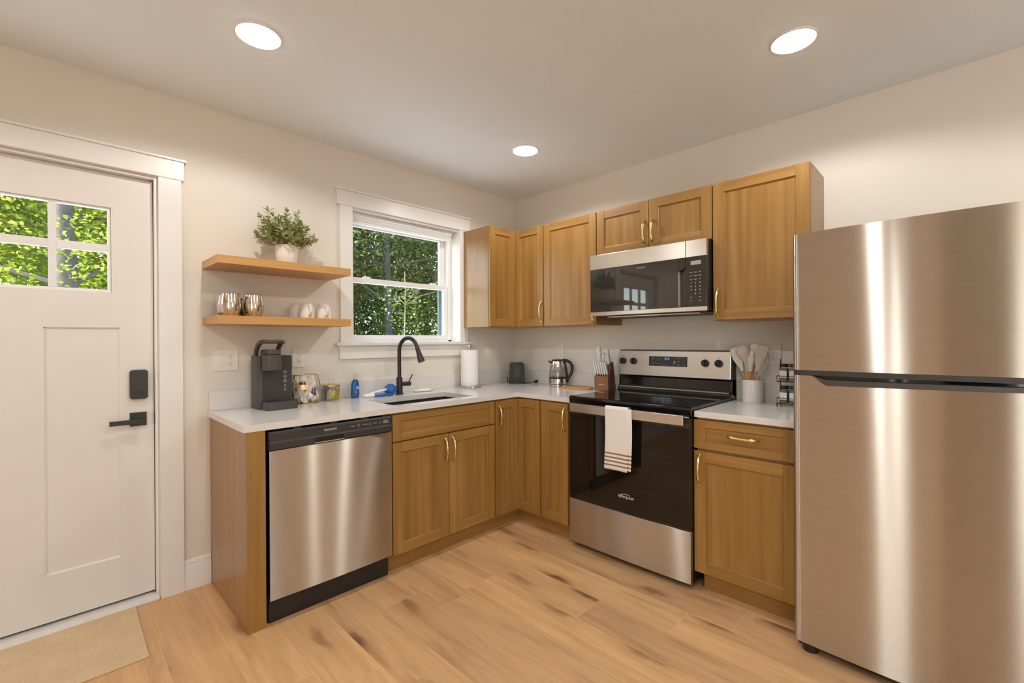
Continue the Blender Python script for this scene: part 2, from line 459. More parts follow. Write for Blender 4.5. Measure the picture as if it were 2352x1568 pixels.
# ------------------------------------------------------------------ mesh building
class MB:
    def __init__(s):
        s.v, s.f, s.mi = [], [], []
    def add(s, vs, fs, mi=0):
        o = len(s.v)
        s.v += [tuple(x) for x in vs]
        s.f += [tuple(i + o for i in f) for f in fs]
        s.mi += [mi] * len(fs)
        return s
    def box(s, x0, x1, y0, y1, z0, z1, mi=0):
        v = [(x, y, z) for z in (z0, z1) for y in (y0, y1) for x in (x0, x1)]
        return s.add(v, [(0, 2, 3, 1), (4, 5, 7, 6), (0, 1, 5, 4), (2, 6, 7, 3), (0, 4, 6, 2), (1, 3, 7, 5)], mi)
    def prism(s, pts, axis, a0, a1, mi=0):
        """extrude a polygon; pts are in the two remaining axes in x,y,z order"""
        def mk(p, a):
            q = list(p)
            q.insert(axis, a)
            return tuple(q)
        n = len(pts)
        v = [mk(p, a0) for p in pts] + [mk(p, a1) for p in pts]
        f = [tuple(range(n))[::-1], tuple(range(n, 2 * n))]
        f += [(i, (i + 1) % n, n + (i + 1) % n, n + i) for i in range(n)]
        return s.add(v, f, mi)
    def tube(s, path, r, n=10, mi=0, closed=False, flat=None):
        P = [Vector(p) for p in path]
        m = len(P)
        rr = r if isinstance(r, (list, tuple)) else [r] * m
        T = []
        for i in range(m):
            if closed:
                t = P[(i + 1) % m] - P[i - 1]
            else:
                t = P[min(i + 1, m - 1)] - P[max(i - 1, 0)]
            T.append(t.normalized())
        ref = Vector((0, 0, 1)) if abs(T[0].z) < 0.9 else Vector((1, 0, 0))
        if flat is not None:
            ref = Vector(flat[1])
        N = (ref - T[0] * ref.dot(T[0])).normalized()
        vs = []
        for i in range(m):
            if i:
                N = (N - T[i] * N.dot(T[i]))
                N = N.normalized() if N.length > 1e-6 else T[i].orthogonal().normalized()
            B = T[i].cross(N)
            k = flat[0] if flat is not None else 1.0
            for j in range(n):
                a = 2 * PI * j / n
                vs.append(P[i] + N * (math.cos(a) * rr[i]) + B * (math.sin(a) * rr[i] * k))
        fs = []
        for i in range(m if closed else m - 1):
            i2 = (i + 1) % m
            for j in range(n):
                j2 = (j + 1) % n
                fs.append((i * n + j, i * n + j2, i2 * n + j2, i2 * n + j))
        if not closed:
            fs.append(tuple(range(n))[::-1])
            fs.append(tuple((m - 1) * n + j for j in range(n)))
        return s.add(vs, fs, mi)
    def cyl(s, p0, p1, r0, r1=None, n=24, mi=0):
        return s.tube([p0, p1], [r0, r0 if r1 is None else r1], n, mi)
    def lathe(s, prof, c=(0, 0, 0), n=36, mi=0, sx=1.0, sy=1.0, cap=True):
        vs, fs = [], []
        m = len(prof)
        for (r, z) in prof:
            for j in range(n):
                a = 2 * PI * j / n
                vs.append((c[0] + r * sx * math.cos(a), c[1] + r * sy * math.sin(a), c[2] + z))
        for i in range(m - 1):
            for j in range(n):
                j2 = (j + 1) % n
                fs.append((i * n + j, i * n + j2, (i + 1) * n + j2, (i + 1) * n + j))
        if cap:
            fs.append(tuple(range(n))[::-1])
            fs.append(tuple((m - 1) * n + j for j in range(n)))
        return s.add(vs, fs, mi)
    def ball(s, c, r, n=16, m=10, sx=1, sy=1, sz=1, mi=0):
        prof = [(max(1e-4, r * math.sin(PI * i / m)), -r * sz * math.cos(PI * i / m)) for i in range(m + 1)]
        return s.lathe(prof, c, n, mi, sx, sy, cap=False)
    def rbox(s, x0, x1, y0, y1, z0, z1, r, mi=0, k=5):
        """box with rounded vertical edges"""
        pts = []
        for cx, cy, a0 in ((x1 - r, y1 - r, 0), (x0 + r, y1 - r, PI / 2), (x0 + r, y0 + r, PI), (x1 - r, y0 + r, 1.5 * PI)):
            for i in range(k + 1):
                a = a0 + PI / 2 * i / k
                pts.append((cx + r * math.cos(a), cy + r * math.sin(a)))
        return s.prism(pts, 2, z0, z1, mi)
    def sheet(s, fn, nu, nv, mi=0, thick=None):
        vs = [fn(i / nu, j / nv) for j in range(nv + 1) for i in range(nu + 1)]
        fs = [(j * (nu + 1) + i, j * (nu + 1) + i + 1, (j + 1) * (nu + 1) + i + 1, (j + 1) * (nu + 1) + i) for j in range(nv) for i in range(nu)]
        return s.add(vs, fs, mi)
    def xf(s, M, start=0):
        s.v[start:] = [tuple(M @ Vector(p)) for p in s.v[start:]]
        return s
    def build(s, name, mats, parent=None, smooth=None, bevel=0.0, solid=0.0, fixn=True, subdiv=0, uv=True):
        me = bpy.data.meshes.new(name)
        me.from_pydata(s.v, [], s.f)
        if isinstance(mats, str):
            mats = [mats]
        for m in mats:
            me.materials.append(MATS[m])
        if len(mats) > 1:
            me.polygons.foreach_set('material_index', s.mi)
        if fixn:
            bm = bmesh.new()
            bm.from_mesh(me)
            bmesh.ops.recalc_face_normals(bm, faces=bm.faces)
            bm.to_mesh(me)
            bm.free()
        if uv:
            ul = me.uv_layers.new(name='UVMap')
            for p in me.polygons:
                nx, ny, nz = (abs(c) for c in p.normal)
                for li in p.loop_indices:
                    co = me.vertices[me.loops[li].vertex_index].co
                    if nz > nx and nz > ny:
                        q = (co.x, co.y)
                    elif nx > ny:
                        q = (co.y, co.z)
                    else:
                        q = (co.x, co.z)
                    ul.data[li].uv = q
        if smooth is not None:
            me.polygons.foreach_set('use_smooth', [True] * len(me.polygons))
            me.set_sharp_from_angle(angle=math.radians(smooth))
        me.update()
        o = bpy.data.objects.new(name, me)
        COL.objects.link(o)
        if parent is not None:
            o.parent = parent
        if solid:
            md = o.modifiers.new('solidify', 'SOLIDIFY')
            md.thickness = solid
            md.offset = 0
        if bevel:
            md = o.modifiers.new('bevel', 'BEVEL')
            md.width = bevel
            md.segments = 2
            md.limit_method = 'ANGLE'
            md.angle_limit = math.radians(40)
        if subdiv:
            md = o.modifiers.new('subsurf', 'SUBSURF')
            md.levels = subdiv
            md.render_levels = subdiv
        return o

def tag(o, label=None, cat=None, group=None, kind=None):
    if label: o['label'] = label
    if cat: o['category'] = cat
    if group: o['group'] = group
    if kind: o['kind'] = kind
    return o
def thing(name, label, cat, loc=(0, 0, 0), rz=0.0, group=None):
    o = bpy.data.objects.new(name, None)
    COL.objects.link(o)
    o.empty_display_size = 0.05
    o.location = loc
    o.rotation_euler = (0, 0, rz)
    return tag(o, label, cat, group)
def struct(o):
    o['kind'] = 'structure'
    return o
def dup(root, loc, rz=None, label=None):
    r = root.copy()
    COL.objects.link(r)
    r.location = loc
    if rz is not None:
        r.rotation_euler = (0, 0, rz)
    if label:
        r['label'] = label
    for ch in list(root.children):
        c = ch.copy()
        COL.objects.link(c)
        c.parent = r
        for g in list(ch.children):
            d = g.copy()
            COL.objects.link(d)
            d.parent = c
    return r
def text(name, body, size, mat, parent, loc, rot, shear=0.0, extrude=0.0004, align='CENTER', squash=1.0, space=1.0):
    cu = bpy.data.curves.new(name, 'FONT')
    cu.body = body
    cu.size = size
    cu.shear = shear
    cu.extrude = extrude
    cu.align_x = align
    cu.align_y = 'CENTER'
    cu.space_character = space
    tmp = bpy.data.objects.new('tmp', cu)
    COL.objects.link(tmp)
    dg = bpy.context.evaluated_depsgraph_get()
    me = bpy.data.meshes.new_from_object(tmp.evaluated_get(dg))
    bpy.data.objects.remove(tmp)
    bpy.data.curves.remove(cu)
    me.transform(Matrix.Diagonal((squash, 1, 1, 1)))
    me.materials.clear()
    me.materials.append(MATS[mat])
    me.name = name
    o = bpy.data.objects.new(name, me)
    COL.objects.link(o)
    o.parent = parent
    o.location = loc
    o.rotation_euler = rot
    return o
FRONT = (PI / 2, 0, 0)            # text facing local -y
RB = -PI / 2                      # things on the right wall: local x runs along world -y, local -y points into the room

# ------------------------------------------------------------------ room shell
HC = 2.4984
XF, YR = -5.7, -6.2
b = MB(); b.box(XF - .12, .12, YR - .12, .16, -.10, 0); struct(b.build('floor', 'oak_floor', uv=False))
b = MB(); b.box(XF - .12, .12, YR - .12, .16, HC, HC + .12); struct(b.build('ceiling', 'ceiling_paint', uv=False))

def wall_with_holes(name, axis, a0, a1, t0, t1, holes, mats):
    """axis 0: wall runs along x (thickness in y); axis 1: along y (thickness in x)"""
    m = MB()
    xs = sorted({a0, a1} | {h[0] for h in holes} | {h[1] for h in holes})
    zs = sorted({0.0, HC} | {h[2] for h in holes} | {h[3] for h in holes})
    for i in range(len(xs) - 1):
        for j in range(len(zs) - 1):
            cx, cz = (xs[i] + xs[i + 1]) / 2, (zs[j] + zs[j + 1]) / 2
            if any(h[0] < cx < h[1] and h[2] < cz < h[3] for h in holes):
                continue
            if axis == 0:
                m.box(xs[i], xs[i + 1], t0, t1, zs[j], zs[j + 1])
            else:
                m.box(t0, t1, xs[i], xs[i + 1], zs[j], zs[j + 1])
    bm = bmesh.new()
    o = m.build(name, mats, uv=False)
    bm.from_mesh(o.data)
    bmesh.ops.remove_doubles(bm, verts=bm.verts, dist=1e-5)
    inner = [f for f in bm.faces if all(len(e.link_faces) > 2 for e in f.edges) and False]
    bm.to_mesh(o.data)
    bm.free()
    return struct(o)

WX0, WX1, WZ0, WZ1 = -1.53, -.64, 1.235, 2.137          # kitchen window opening
DX0, DX1, DZ1 = -3.47, -2.536, 2.075                    # door opening
wall_with_holes('wall_left', 0, XF, .12, 0, .16, [(WX0, WX1, WZ0, WZ1), (DX0, DX1, 0, DZ1)], 'wall_paint')
wall_with_holes('wall_right', 1, YR, 0, 0, .12, [], 'wall_paint')
FAR_ADDED = [(-6.05, -3.74, .06, 2.2), (-2.37, -2.23, .1, 2.1), (-2.17, -2.03, .1, 2.1)]  # added out of view: one for daylight, the narrow pair for refrigerator streaks
wall_with_holes('wall_far', 1, YR, 0, XF - .12, XF, FAR_ADDED, 'wall_paint')
REAR_ADDED = [(-2.3, -.9, .7, 2.15)]  # opening added behind the camera to let daylight in
wall_with_holes('wall_rear', 0, XF, .12, YR - .12, YR, REAR_ADDED, 'wall_paint')
# exterior cladding layer round the kitchen window and the door
b = MB()
for x0, x1, z0, z1 in ((-2.0, WX0, 0, 2.6), (WX1, .12, 0, 2.6), (WX0, WX1, 0, WZ0), (WX0, WX1, WZ1, 2.6)):
    b.box(x0, x1, .161, .215, z0, z1)
struct(b.build('wall_outside', 'siding_teal', uv=False))

# unseen windows added for daylight and for the streaks in the refrigerator
def added_window(name, axis, a0, a1, z0, z1, t):
    r = thing(name, None, None)
    struct(r)
    f = MB()
    w = .05
    for (p0, p1, q0, q1) in ((a0 - .08, a0 + w, z0, z1), (a1 - w, a1 + .08, z0, z1), (a0 - .08, a1 + .08, z0 - .08, z0 + w), (a0 - .08, a1 + .08, z1 - w, z1 + .1), (a0, a1, (z0 + z1) / 2 - .025, (z0 + z1) / 2 + .025)):
        if axis == 1:
            f.box(t - .03, t + .018, p0, p1, q0, q1)
        else:
            f.box(p0, p1, t - .03, t + .018, q0, q1)
    f.build('frame', 'trim_white', r, bevel=.002)
    g = MB()
    if axis == 1:
        g.box(t - .022, t - .018, a0, a1, z0, z1)
    else:
        g.box(a0, a1, t - .022, t - .018, z0, z1)
    g.build('pane', 'window_glass', r)
for i, h in enumerate(FAR_ADDED):
    added_window('window_%d' % (i + 2), 1, h[0], h[1], h[2], h[3], XF)
for i, h in enumerate(REAR_ADDED):
    added_window('window_%d' % (i + 6), 0, h[0], h[1], h[2], h[3], YR)

b = MB(); b.box(XF - 3.3, XF - .121, YR - .1, .2, 2.62, 2.74); struct(b.build('added_sun_shield', 'trim_white', uv=False))  # unseen roof added to keep direct sun off the far windows
dd_ = struct(thing('added_dark_panel', None, None))  # dark slab added out of view, only for the dark band in the refrigerator
b = MB(); b.box(XF, XF + .022, -3.66, -2.84, 0, 2.46); b.build('casing', 'added_panel_dark', dd_)
b = MB(); b.box(XF + .0225, XF + .03, -3.60, -2.90, .01, 2.40); b.build('door_slab', 'added_panel_dark', dd_)
# baseboards
def baseboard(name, x0, x1, y):
    prof = [(y, 0), (y - .014, 0), (y - .014, .098), (y - .011, .108), (y - .011, .118), (y - .008, .124), (y - .009, .137), (y - .005, .147), (y, .15)]
    m = MB()
    m.prism(prof, 0, x0, x1)
    return struct(m.build(name, 'trim_white', smooth=30))
baseboard('baseboard_left', -2.4375, -2.3205, 0)
baseboard('baseboard_far', XF, -3.57, 0)

# ------------------------------------------------------------------ kitchen window
win = struct(thing('window_1', None, None))
Y0 = -.018
cs = MB()
cs.box(-1.612, -1.527, Y0, 0, 1.257, 2.137)
cs.box(-.641, -.556, Y0, 0, 1.257, 2.137)
cs.build('casing', 'trim_white', win, bevel=.0015)
hd = MB()
hd.box(-1.632, -.536, Y0 - .004, 0, 2.137, 2.232)
hd.box(-1.642, -.526, Y0 - .012, 0, 2.232, 2.244)
hd.build('head_casing', 'trim_white', win, bevel=.0015)
st = MB()
st.box(-1.645, -.532, -.045, .0, 1.236, 1.257)
st.box(WX0, WX1, 0, .115, 1.236, 1.257)
st.build('stool', 'trim_white', win, bevel=.003)
ap = MB(); ap.box(-1.618, -.556, Y0, 0, 1.150, 1.236); ap.build('apron', 'trim_white', win, bevel=.0015)
jb = MB()
jb.box(WX0 - .012, WX0 + .0012, .0003, .1597, 1.257, WZ1)
jb.box(WX1 - .0012, WX1 + .012, .0003, .1597, 1.257, WZ1)
jb.box(WX0 + .0014, WX1 - .0014, .0003, .1597, WZ1 - .012, WZ1 - .0005)
jb.build('jamb', 'trim_white', win)
fr = MB()
fx0, fx1 = WX0 + .0015, WX1 - .0015
fr.box(fx0, fx0 + .03, .100, .175, 1.257, 2.124)
fr.box(fx1 - .03, fx1, .100, .175, 1.257, 2.124)
fr.box(fx0, fx1, .100, .175, 2.085, 2.124)
fr.box(fx0, fx1, .100, .175, 1.236, 1.272)
fr.build('vinyl_frame', 'vinyl_white', win, bevel=.002)
def sash(name, y0, y1, z0, z1, stile, top, bot):
    s = MB()
    x0, x1 = fx0 + .030, fx1 - .030
    s.box(x0, x0 + stile, y0, y1, z0, z1)
    s.box(x1 - stile, x1, y0, y1, z0, z1)
    s.box(x0 + stile, x1 - stile, y0, y1, z1 - top, z1)
    s.box(x0 + stile, x1 - stile, y0, y1, z0, z0 + bot)
    o = s.build(name, 'vinyl_white', win, bevel=.003)
    g = MB()
    g.box(x0 + stile, x1 - stile, (y0 + y1) / 2 - .003, (y0 + y1) / 2 + .003, z0 + bot, z1 - top)
    g.build('pane', 'window_glass', o)
    return o
sash('upper_sash', .142, .168, 1.668, 2.085, .048, .03, .03)
ls = sash('lower_sash', .106, .138, 1.272, 1.700, .034, .034, .034)
lk = MB()
for x in (-1.36, -.80):
    lk.prism([(x - .035, 1.700), (x + .035, 1.700), (x + .015, 1.712), (x - .02, 1.714)], 1, .110, .134)
lk.build('sash_lock', 'vinyl_white', ls, bevel=.002)
m = MB()
m.box(-.703, WX1 - .002, .177, .200, 1.262, 1.668)
m.box(WX0 + .002, -1.467, .177, .200, 1.262, 1.668)
m.build('screen_frame', 'siding_teal', win)
blind = thing('window_blind', 'raised white blind gathered under the head of the kitchen window', 'blind', (-1.10, .07, 2.06))
m = MB(); m.box(-.425, .432, -.024, .022, .036, .0635); m.build('headrail', 'vinyl_white', blind, bevel=.002)
m = MB()
for k in range(7):
    m.box(-.418, .425, -.021, .019, .0095 + k * .0038, .0125 + k * .0038)
m.build('slat', 'vinyl_white', blind)
m = MB(); m.box(-.42, .427, -.022, .020, -.008, .0085); m.build('bottom_rail', 'vinyl_white', blind, bevel=.003)

# ------------------------------------------------------------------ entry door
door = struct(thing('door_1', None, None))
m = MB()
m.box(DX1 + .004, -2.437, Y0, 0, 0, DZ1 + .005)
m.box(-3.57, DX0 - .004, Y0, 0, 0, DZ1 + .005)
m.build('casing', 'trim_white', door, bevel=.0015)
m = MB()
m.box(-3.582, -2.427, Y0 - .004, 0, DZ1 + .005, 2.172)
m.box(-3.592, -2.417, Y0 - .012, 0, 2.172, 2.184)
m.build('head_casing', 'trim_white', door, bevel=.0015)
m = MB()
m.box(DX1 - .010, DX1 - .0006, 0.0005, .035, 0, DZ1)
m.box(DX0 + .0006, DX0 + .010, 0.0005, .035, 0, DZ1)
m.box(DX0 + .01, DX1 - .01, .0005, .035, DZ1 - .010, DZ1 - .0006)
m.box(DX1 - .02, DX1, .083, .16, 0, DZ1)
m.box(DX0, DX0 + .02, .083, .16, 0, DZ1)
m.box(DX0, DX1, .083, .16, DZ1 - .02, DZ1)
m.build('jamb', 'trim_white', door, bevel=.001)
m = MB()
m.box(DX1 - .0101, DX1 - .0006, .0352, .083, 0.02, DZ1 - .012)
m.box(DX0 + .0006, DX0 + .0101, .0352, .083, .02, DZ1 - .012)
m.box(DX0 + .01, DX1 - .01, .06, .083, .003, .032)
m.build('weatherstrip', 'seam_dark', door)
m = MB()
m.prism([(-.018, 0.0005), (-.018, .010), (.01, .02), (.16, .024), (.16, .0005)], 0, DX0 + .001, DX1 - .0005)
m.build('threshold', 'threshold_white', door, bevel=.002)
SX0, SX1, SZ0, SZ1 = DX0 + .012, DX1 - .012, .034, 2.060
YD0, YD1 = .038, .080
# slab: flat frame with a recessed lower panels and a glazed opening at the top
GX0, GX1, GZ0, GZ1 = -3.305, -2.703, 1.500, 1.902
PZ0, PZ1 = .240, 1.335
PANELS = [(-3.333, -3.079), (-2.929, -2.676)]
m = MB()
xs = sorted({SX0, SX1, GX0, GX1} | {p for q in PANELS for p in q})
zs = sorted({SZ0, SZ1, GZ0, GZ1, PZ0, PZ1})
for i in range(len(xs) - 1):
    for j in range(len(zs) - 1):
        cx, cz = (xs[i] + xs[i + 1]) / 2, (zs[j] + zs[j + 1]) / 2
        if GX0 < cx < GX1 and GZ0 < cz < GZ1:
            continue
        if PZ0 < cz < PZ1 and any(a < cx < c for a, c in PANELS):
            m.box(xs[i], xs[i + 1], YD0 + .008, YD1, zs[j], zs[j + 1])
        else:
            m.box(xs[i], xs[i + 1], YD0, YD1, zs[j], zs[j + 1])
slab = m.build('door_slab', 'door_white', door)
m = MB()
for a, c in PANELS:
    for (x0, x1, z0, z1) in ((a, c, PZ0, PZ0 + .008), (a, c, PZ1 - .004, PZ1), (a, a + .005, PZ0, PZ1), (c - .005, c, PZ0, PZ1)):
        m.prism([(YD0 + .0005, z0), (YD0 + .0085, z0), (YD0 + .0085, z1)] if z0 == PZ0 and z1 < PZ1 else [(YD0 + .003, z0), (YD0 + .0085, z0), (YD0 + .0085, z1), (YD0 + .003, z1)], 0, x0, x1)
m.build('panel_moulding', 'door_white', slab)
m = MB()
VX = [GX0 + .012, -3.121, -3.095, -2.913, -2.887, GX1 - .012]
for (x0, x1, z0, z1) in ((GX0, GX1, GZ0, GZ0 + .014), (GX0, GX1, GZ1 - .010, GZ1)):
    m.box(x0 + .0003, x1 - .0003, YD0 + .010, YD1 - .006, z0 + .0003, z1 - .0003)
for (x0, x1) in ((GX0 + .0003, VX[0]), (VX[1], VX[2]), (VX[3], VX[4]), (VX[5], GX1 - .0003)):
    m.box(x0, x1, YD0 + .010, YD1 - .006, GZ0 + .0138, GZ1 - .0098)
for (x0, x1) in ((VX[0], VX[1]), (VX[2], VX[3]), (VX[4], VX[5])):
    m.box(x0, x1, YD0 + .011, YD1 - .007, 1.690, 1.726)
m.build('muntin', 'vinyl_white', slab, bevel=.002)
m = MB(); m.box(GX0 + .005, GX1 - .005, .057, .061, GZ0 + .005, GZ1 - .005); m.build('pane', 'window_glass', slab)
m = MB()
m.rbox(-2.641, -2.573, .990, 1.131, 0, .024, .012)
m.xf(Matrix(((1, 0, 0, 0), (0, 0, -1, YD0), (0, 1, 0, 0), (0, 0, 0, 1))))
lock = m.build('keypad_lock', 'lock_black', slab, bevel=.004, smooth=30)
m = MB()
m.rbox(-.020, .020, -.011, .011, 0, .003, .009)
m.xf(Matrix(((1, 0, 0, -2.607), (0, 0, -1, YD0 - .0225), (0, 1, 0, 1.020), (0, 0, 0, 1))))
m.build('thumb_turn', 'matte_black', lock, bevel=.001)
m = MB()
m.box(-2.641, -2.577, YD0 - .008, YD0, .858, .924)
lev = m.build('lever_handle', 'lock_black', slab, bevel=.002)
m = MB()
m.cyl((-2.609, YD0 - .006, .884), (-2.609, YD0 - .045, .884), .011, n=16)
m.box(-2.718, -2.597, YD0 - .052, YD0 - .036, .873, .895)
m.build('lever', 'lock_black', lev, bevel=.002)
m = MB(); m.box(DX1 - .0125, DX1 - .0095, .022, .036, .862, .922); m.build('strike_plate', 'lock_black', door)

# ------------------------------------------------------------------ ceiling lamps
def ceiling_lamp(x, y, label):
    r = thing('recessed_light', label, 'ceiling light', (x, y, HC), 0, 'recessed ceiling lights')
    a = MB()
    a.lathe([(.080, -.0005), (.0865, -.0005), (.0865, -.003), (.0845, -.006), (.080, -.0075), (.080, -.0005)], n=48, cap=False)
    a.build('trim_ring', 'trim_white', r, smooth=40)
    d = MB()
    d.lathe([(.0795, -.0006), (.0795, -.007), (.074, -.0105), (.055, -.0135), (.025, -.015), (.001, -.0152)], n=48)
    d.build('diffuser', 'lamp_diffuser', r, smooth=50)
    ld = bpy.data.lights.new('lamp', 'SPOT')
    ld.spot_size = math.radians(158)
    ld.spot_blend = .30
    ld.shadow_soft_size = .022
    ld.energy = LAMP
    ld.color = LAMP_COL
    lo = bpy.data.objects.new('lamp', ld)
    COL.objects.link(lo)
    lo.parent = r
    lo.location = (0, 0, -.042)
ceiling_lamp(-2.312, -.812, 'lit round recessed light in the ceiling above the floating shelves')
ceiling_lamp(-.742, -2.333, 'lit round recessed light in the ceiling above the refrigerator side')
ceiling_lamp(-.737, -.815, 'small lit round recessed light in the ceiling near the cabinet corner')
for i, (x, y) in enumerate([(-2.312, -2.333), (-3.887, -.812), (-3.887, -2.333), (-.742, -3.87), (-2.312, -3.87), (-3.887, -3.87)]):
    ceiling_lamp(x, y, 'lit round recessed light in the ceiling behind the viewpoint')

# ------------------------------------------------------------------ cabinets
def shaker(name, parent, u0, u1, z0, z1, d0, stile=.058, rail=.054, th=.020, inset=.0095):
    """a door or drawer front: stiles and panel with upright grain, rails with level grain"""
    m = MB()
    y1, y0 = -d0, -(d0 + th)
    m.box(u0, u0 + stile, y0, y1, z0, z1, 0)
    m.box(u1 - stile, u1, y0, y1, z0, z1, 0)
    m.box(u0 + stile, u1 - stile, y0, y1, z1 - rail, z1, 1)
    m.box(u0 + stile, u1 - stile, y0, y1, z0, z0 + rail, 1)
    hor = (u1 - u0) > 2.2 * (z1 - z0)
    m.box(u0 + stile, u1 - stile, y0 + inset, y1, z0 + rail, z1 - rail, 1 if hor else 0)
    # small bead round the panel
    e = .005
    a0, a1, c0, c1 = u0 + stile, u1 - stile, z0 + rail, z1 - rail
    yb = y0 + inset
    m.prism([(yb - e, c0), (yb, c0), (yb, c0 + e)], 0, a0, a1, 1)
    m.prism([(yb - e, c1), (yb, c1), (yb, c1 - e)], 0, a0, a1, 1)
    m.prism([(a0, yb - e), (a0, yb), (a0 + e, yb)], 2, c0, c1, 0)
    m.prism([(a1, yb - e), (a1, yb), (a1 - e, yb)], 2, c0, c1, 0)
    return m.build(name, ['cabinet_wood', 'cabinet_wood_rail'], parent, bevel=.0015)

def pull(parent, u, z, L, d, vertical=True):
    m = MB()
    pts, rr = [], []
    n = 18
    for i in range(n + 1):
        t = i / n
        s = -L / 2 + L * t
        o = .030 * (math.sin(PI * t) ** 0.45)
        pts.append((0, -o, s))
        k = abs(t - .5) * 2
        rr.append(.0042 + .0020 * (1 if .55 < k < .72 else 0) + .0018 * (k > .9) + .0008 * (1 - k))
    m.tube(pts, rr, 10, flat=(1.25, (0, 1, 0)))
    for s in (-1, 1):
        m.cyl((0, 0, s * L / 2), (0, -.006, s * L / 2), .0085, .0065, 14)
    if not vertical:
        m.xf(Matrix.Rotation(PI / 2, 4, 'Y'))
    m.xf(Matrix.Translation((u, -d, z)))
    return m.build('handle', 'brass', parent, smooth=40)

def carcass(parent, u0, u1, z0, z1, d0, d1, shadow=True, mat='panel_wood'):
    m = MB()
    m.box(u0, u1, -d1, -d0, z0, z1)
    return m.build('carcass', mat, parent, bevel=.001)

UB, UT = 1.3665, 2.1250       # bottom / top of the wall cabinets
UD = .3035                    # depth of the boxes, doors on top
# L shaped corner wall cabinet, one thing, origin in the room corner
cw = thing('corner_wall_cabinet', 'honey wood L-shaped corner wall cabinet between the window and the microwave run', 'cabinet', (0, 0, UB))
m = MB()
e = .0
H = UT - UB
m.prism([(-.6045, -.0195), (-.6045, -UD), (-UD, -UD), (-UD, -.6075), (-.0005, -.6075), (-.0005, -.0005), (-.552, -.0005), (-.552, -.0195)], 2, 0, H)
m.build('carcass', 'panel_wood', cw, bevel=.001)
d1 = shaker('door', cw, -.6015, -.3270, .003, H - .002, UD)
d2 = shaker('door', cw, .3045, .6015, .003, H - .002, UD)
d2.rotation_euler = (0, 0, RB)
pull(d2, .586, .112, .142, UD + .020)
# narrow tall wall cabinet left of the microwave
def wall_cab(name, label, u0, u1, z0, z1, doors, loc_z):
    r = thing(name, label, 'cabinet', (0, -u0, z0), RB)
    w = u1 - u0
    carcass(r, .0005, w - .0005, 0, z1 - z0, .0005, UD)
    for (a, c, hu, hz, L) in doors:
        dd = shaker('door', r, a, c, .003, z1 - z0 - .002, UD)
        pull(dd, hu, hz, L, UD + .020)
    return r
wall_cab('wall_cabinet', 'tall single-door honey wood wall cabinet just left of the microwave', .6085, 1.0765, UB, UT, [(.003, .4655, .449, .070, .135)], 0)
wall_cab('wall_cabinet', 'short two-door honey wood cabinet mounted above the microwave', 1.0785, 1.8415, 1.820, UT, [(.003, .3795, .354, .106, .142), (.3835, .760, .409, .106, .142)], 0)
wall_cab('wall_cabinet', 'tall honey wood wall cabinet at the right end beside the refrigerator', 1.8435, 2.3065, UB, UT, [(.003, .460, .027, .097, .155)], 0)

BD = .614                     # depth of the base boxes, doors end at .634
DB, DT = .097, .861
BT = .8725                    # underside of the worktop
KD = .585                     # toe kick plane
def base_cab(name, label, u0, u1, wall, kick=(0, 0)):
    r = thing(name, label, 'cabinet', (u0, 0, 0) if wall == 'A' else (0, -u0, 0), 0 if wall == 'A' else RB)
    w = u1 - u0
    carcass(r, .0005, w - .0005, .088, BT, .0005, BD)
    k = MB()
    k.box(.0005 + kick[0], w - .0005 + kick[1], -KD, -.0005, 0, .088)
    k.build('toe_kick', 'cabinet_wood_rail', r)
    return r
# sink base
r = thing('sink_base_cabinet', 'honey wood sink base cabinet with false drawer front and two doors', 'cabinet', (-1.616, 0, 0))
m = MB()
W_ = .766
m.box(.0005, .018, -BD, -.0005, .088, BT)
m.box(W_ - .018, W_ - .0005, -BD, -.0005, .088, BT)
m.box(.018, W_ - .018, -BD, -.0005, .088, .108)
m.box(.018, W_ - .018, -.012, -.0005, .108, BT)
m.box(.018, W_ - .018, -BD, -.600, .108, BT)
m.build('carcass', 'panel_wood', r, bevel=.001)
m = MB(); m.box(.0005, W_ - .0005, -KD, -.0005, 0, .0875); m.build('toe_kick', 'cabinet_wood_rail', r)
shaker('drawer_front', r, .004, .763, .716, DT, BD, rail=.036)
d = shaker('door', r, .004, .382, DB, .708, BD); pull(d, .355, .614, .140, BD + .02)
d = shaker('door', r, .386, .763, DB, .708, BD); pull(d, .412, .613, .140, BD + .02)
# corner base with a folding pair of doors
r = thing('corner_base_cabinet', 'honey wood corner base cabinet with folding door pair under the worktop bend', 'cabinet')
m = MB()
m.prism([(-.8485, -.0005), (-.8485, -BD), (-BD, -BD), (-BD, -.8385), (-.0005, -.8385), (-.0005, -.0005)], 2, .088, BT)
m.build('carcass', 'panel_wood', r, bevel=.001)
m = MB()
m.prism([(-.8485, -.0005), (-.8485, -KD), (-KD, -KD), (-KD, -.8385), (-.0005, -.8385), (-.0005, -.0005)], 2, 0, .0875)
m.build('toe_kick', 'cabinet_wood_rail', r)
d = shaker('door', r, -.8445, -.6355, DB, DT, BD, stile=.05); pull(d, -.815, .756, .145, BD + .02)
d = shaker('door', r, .615, .8335, DB, DT, BD, stile=.05); d.rotation_euler = (0, 0, RB)
r = base_cab('narrow_base_cabinet', 'narrow single-door honey wood base cabinet left of the range', .8395, 1.078, 'B')
d = shaker('door', r, .004, .2275, DB, DT, BD, stile=.05); pull(d, .205, .764, .145, BD + .02)
r = base_cab('drawer_base_cabinet', 'honey wood base cabinet with drawer over door between range and refrigerator', 1.873, 2.323, 'B', (.02, 0))
d = shaker('drawer', r, -.009, .447, .719, DT, BD, rail=.036); pull(d, .222, .796, .145, BD + .02, False)
d = shaker('door', r, -.009, .447, DB, .705, BD); pull(d, .020, .614, .145, BD + .02)
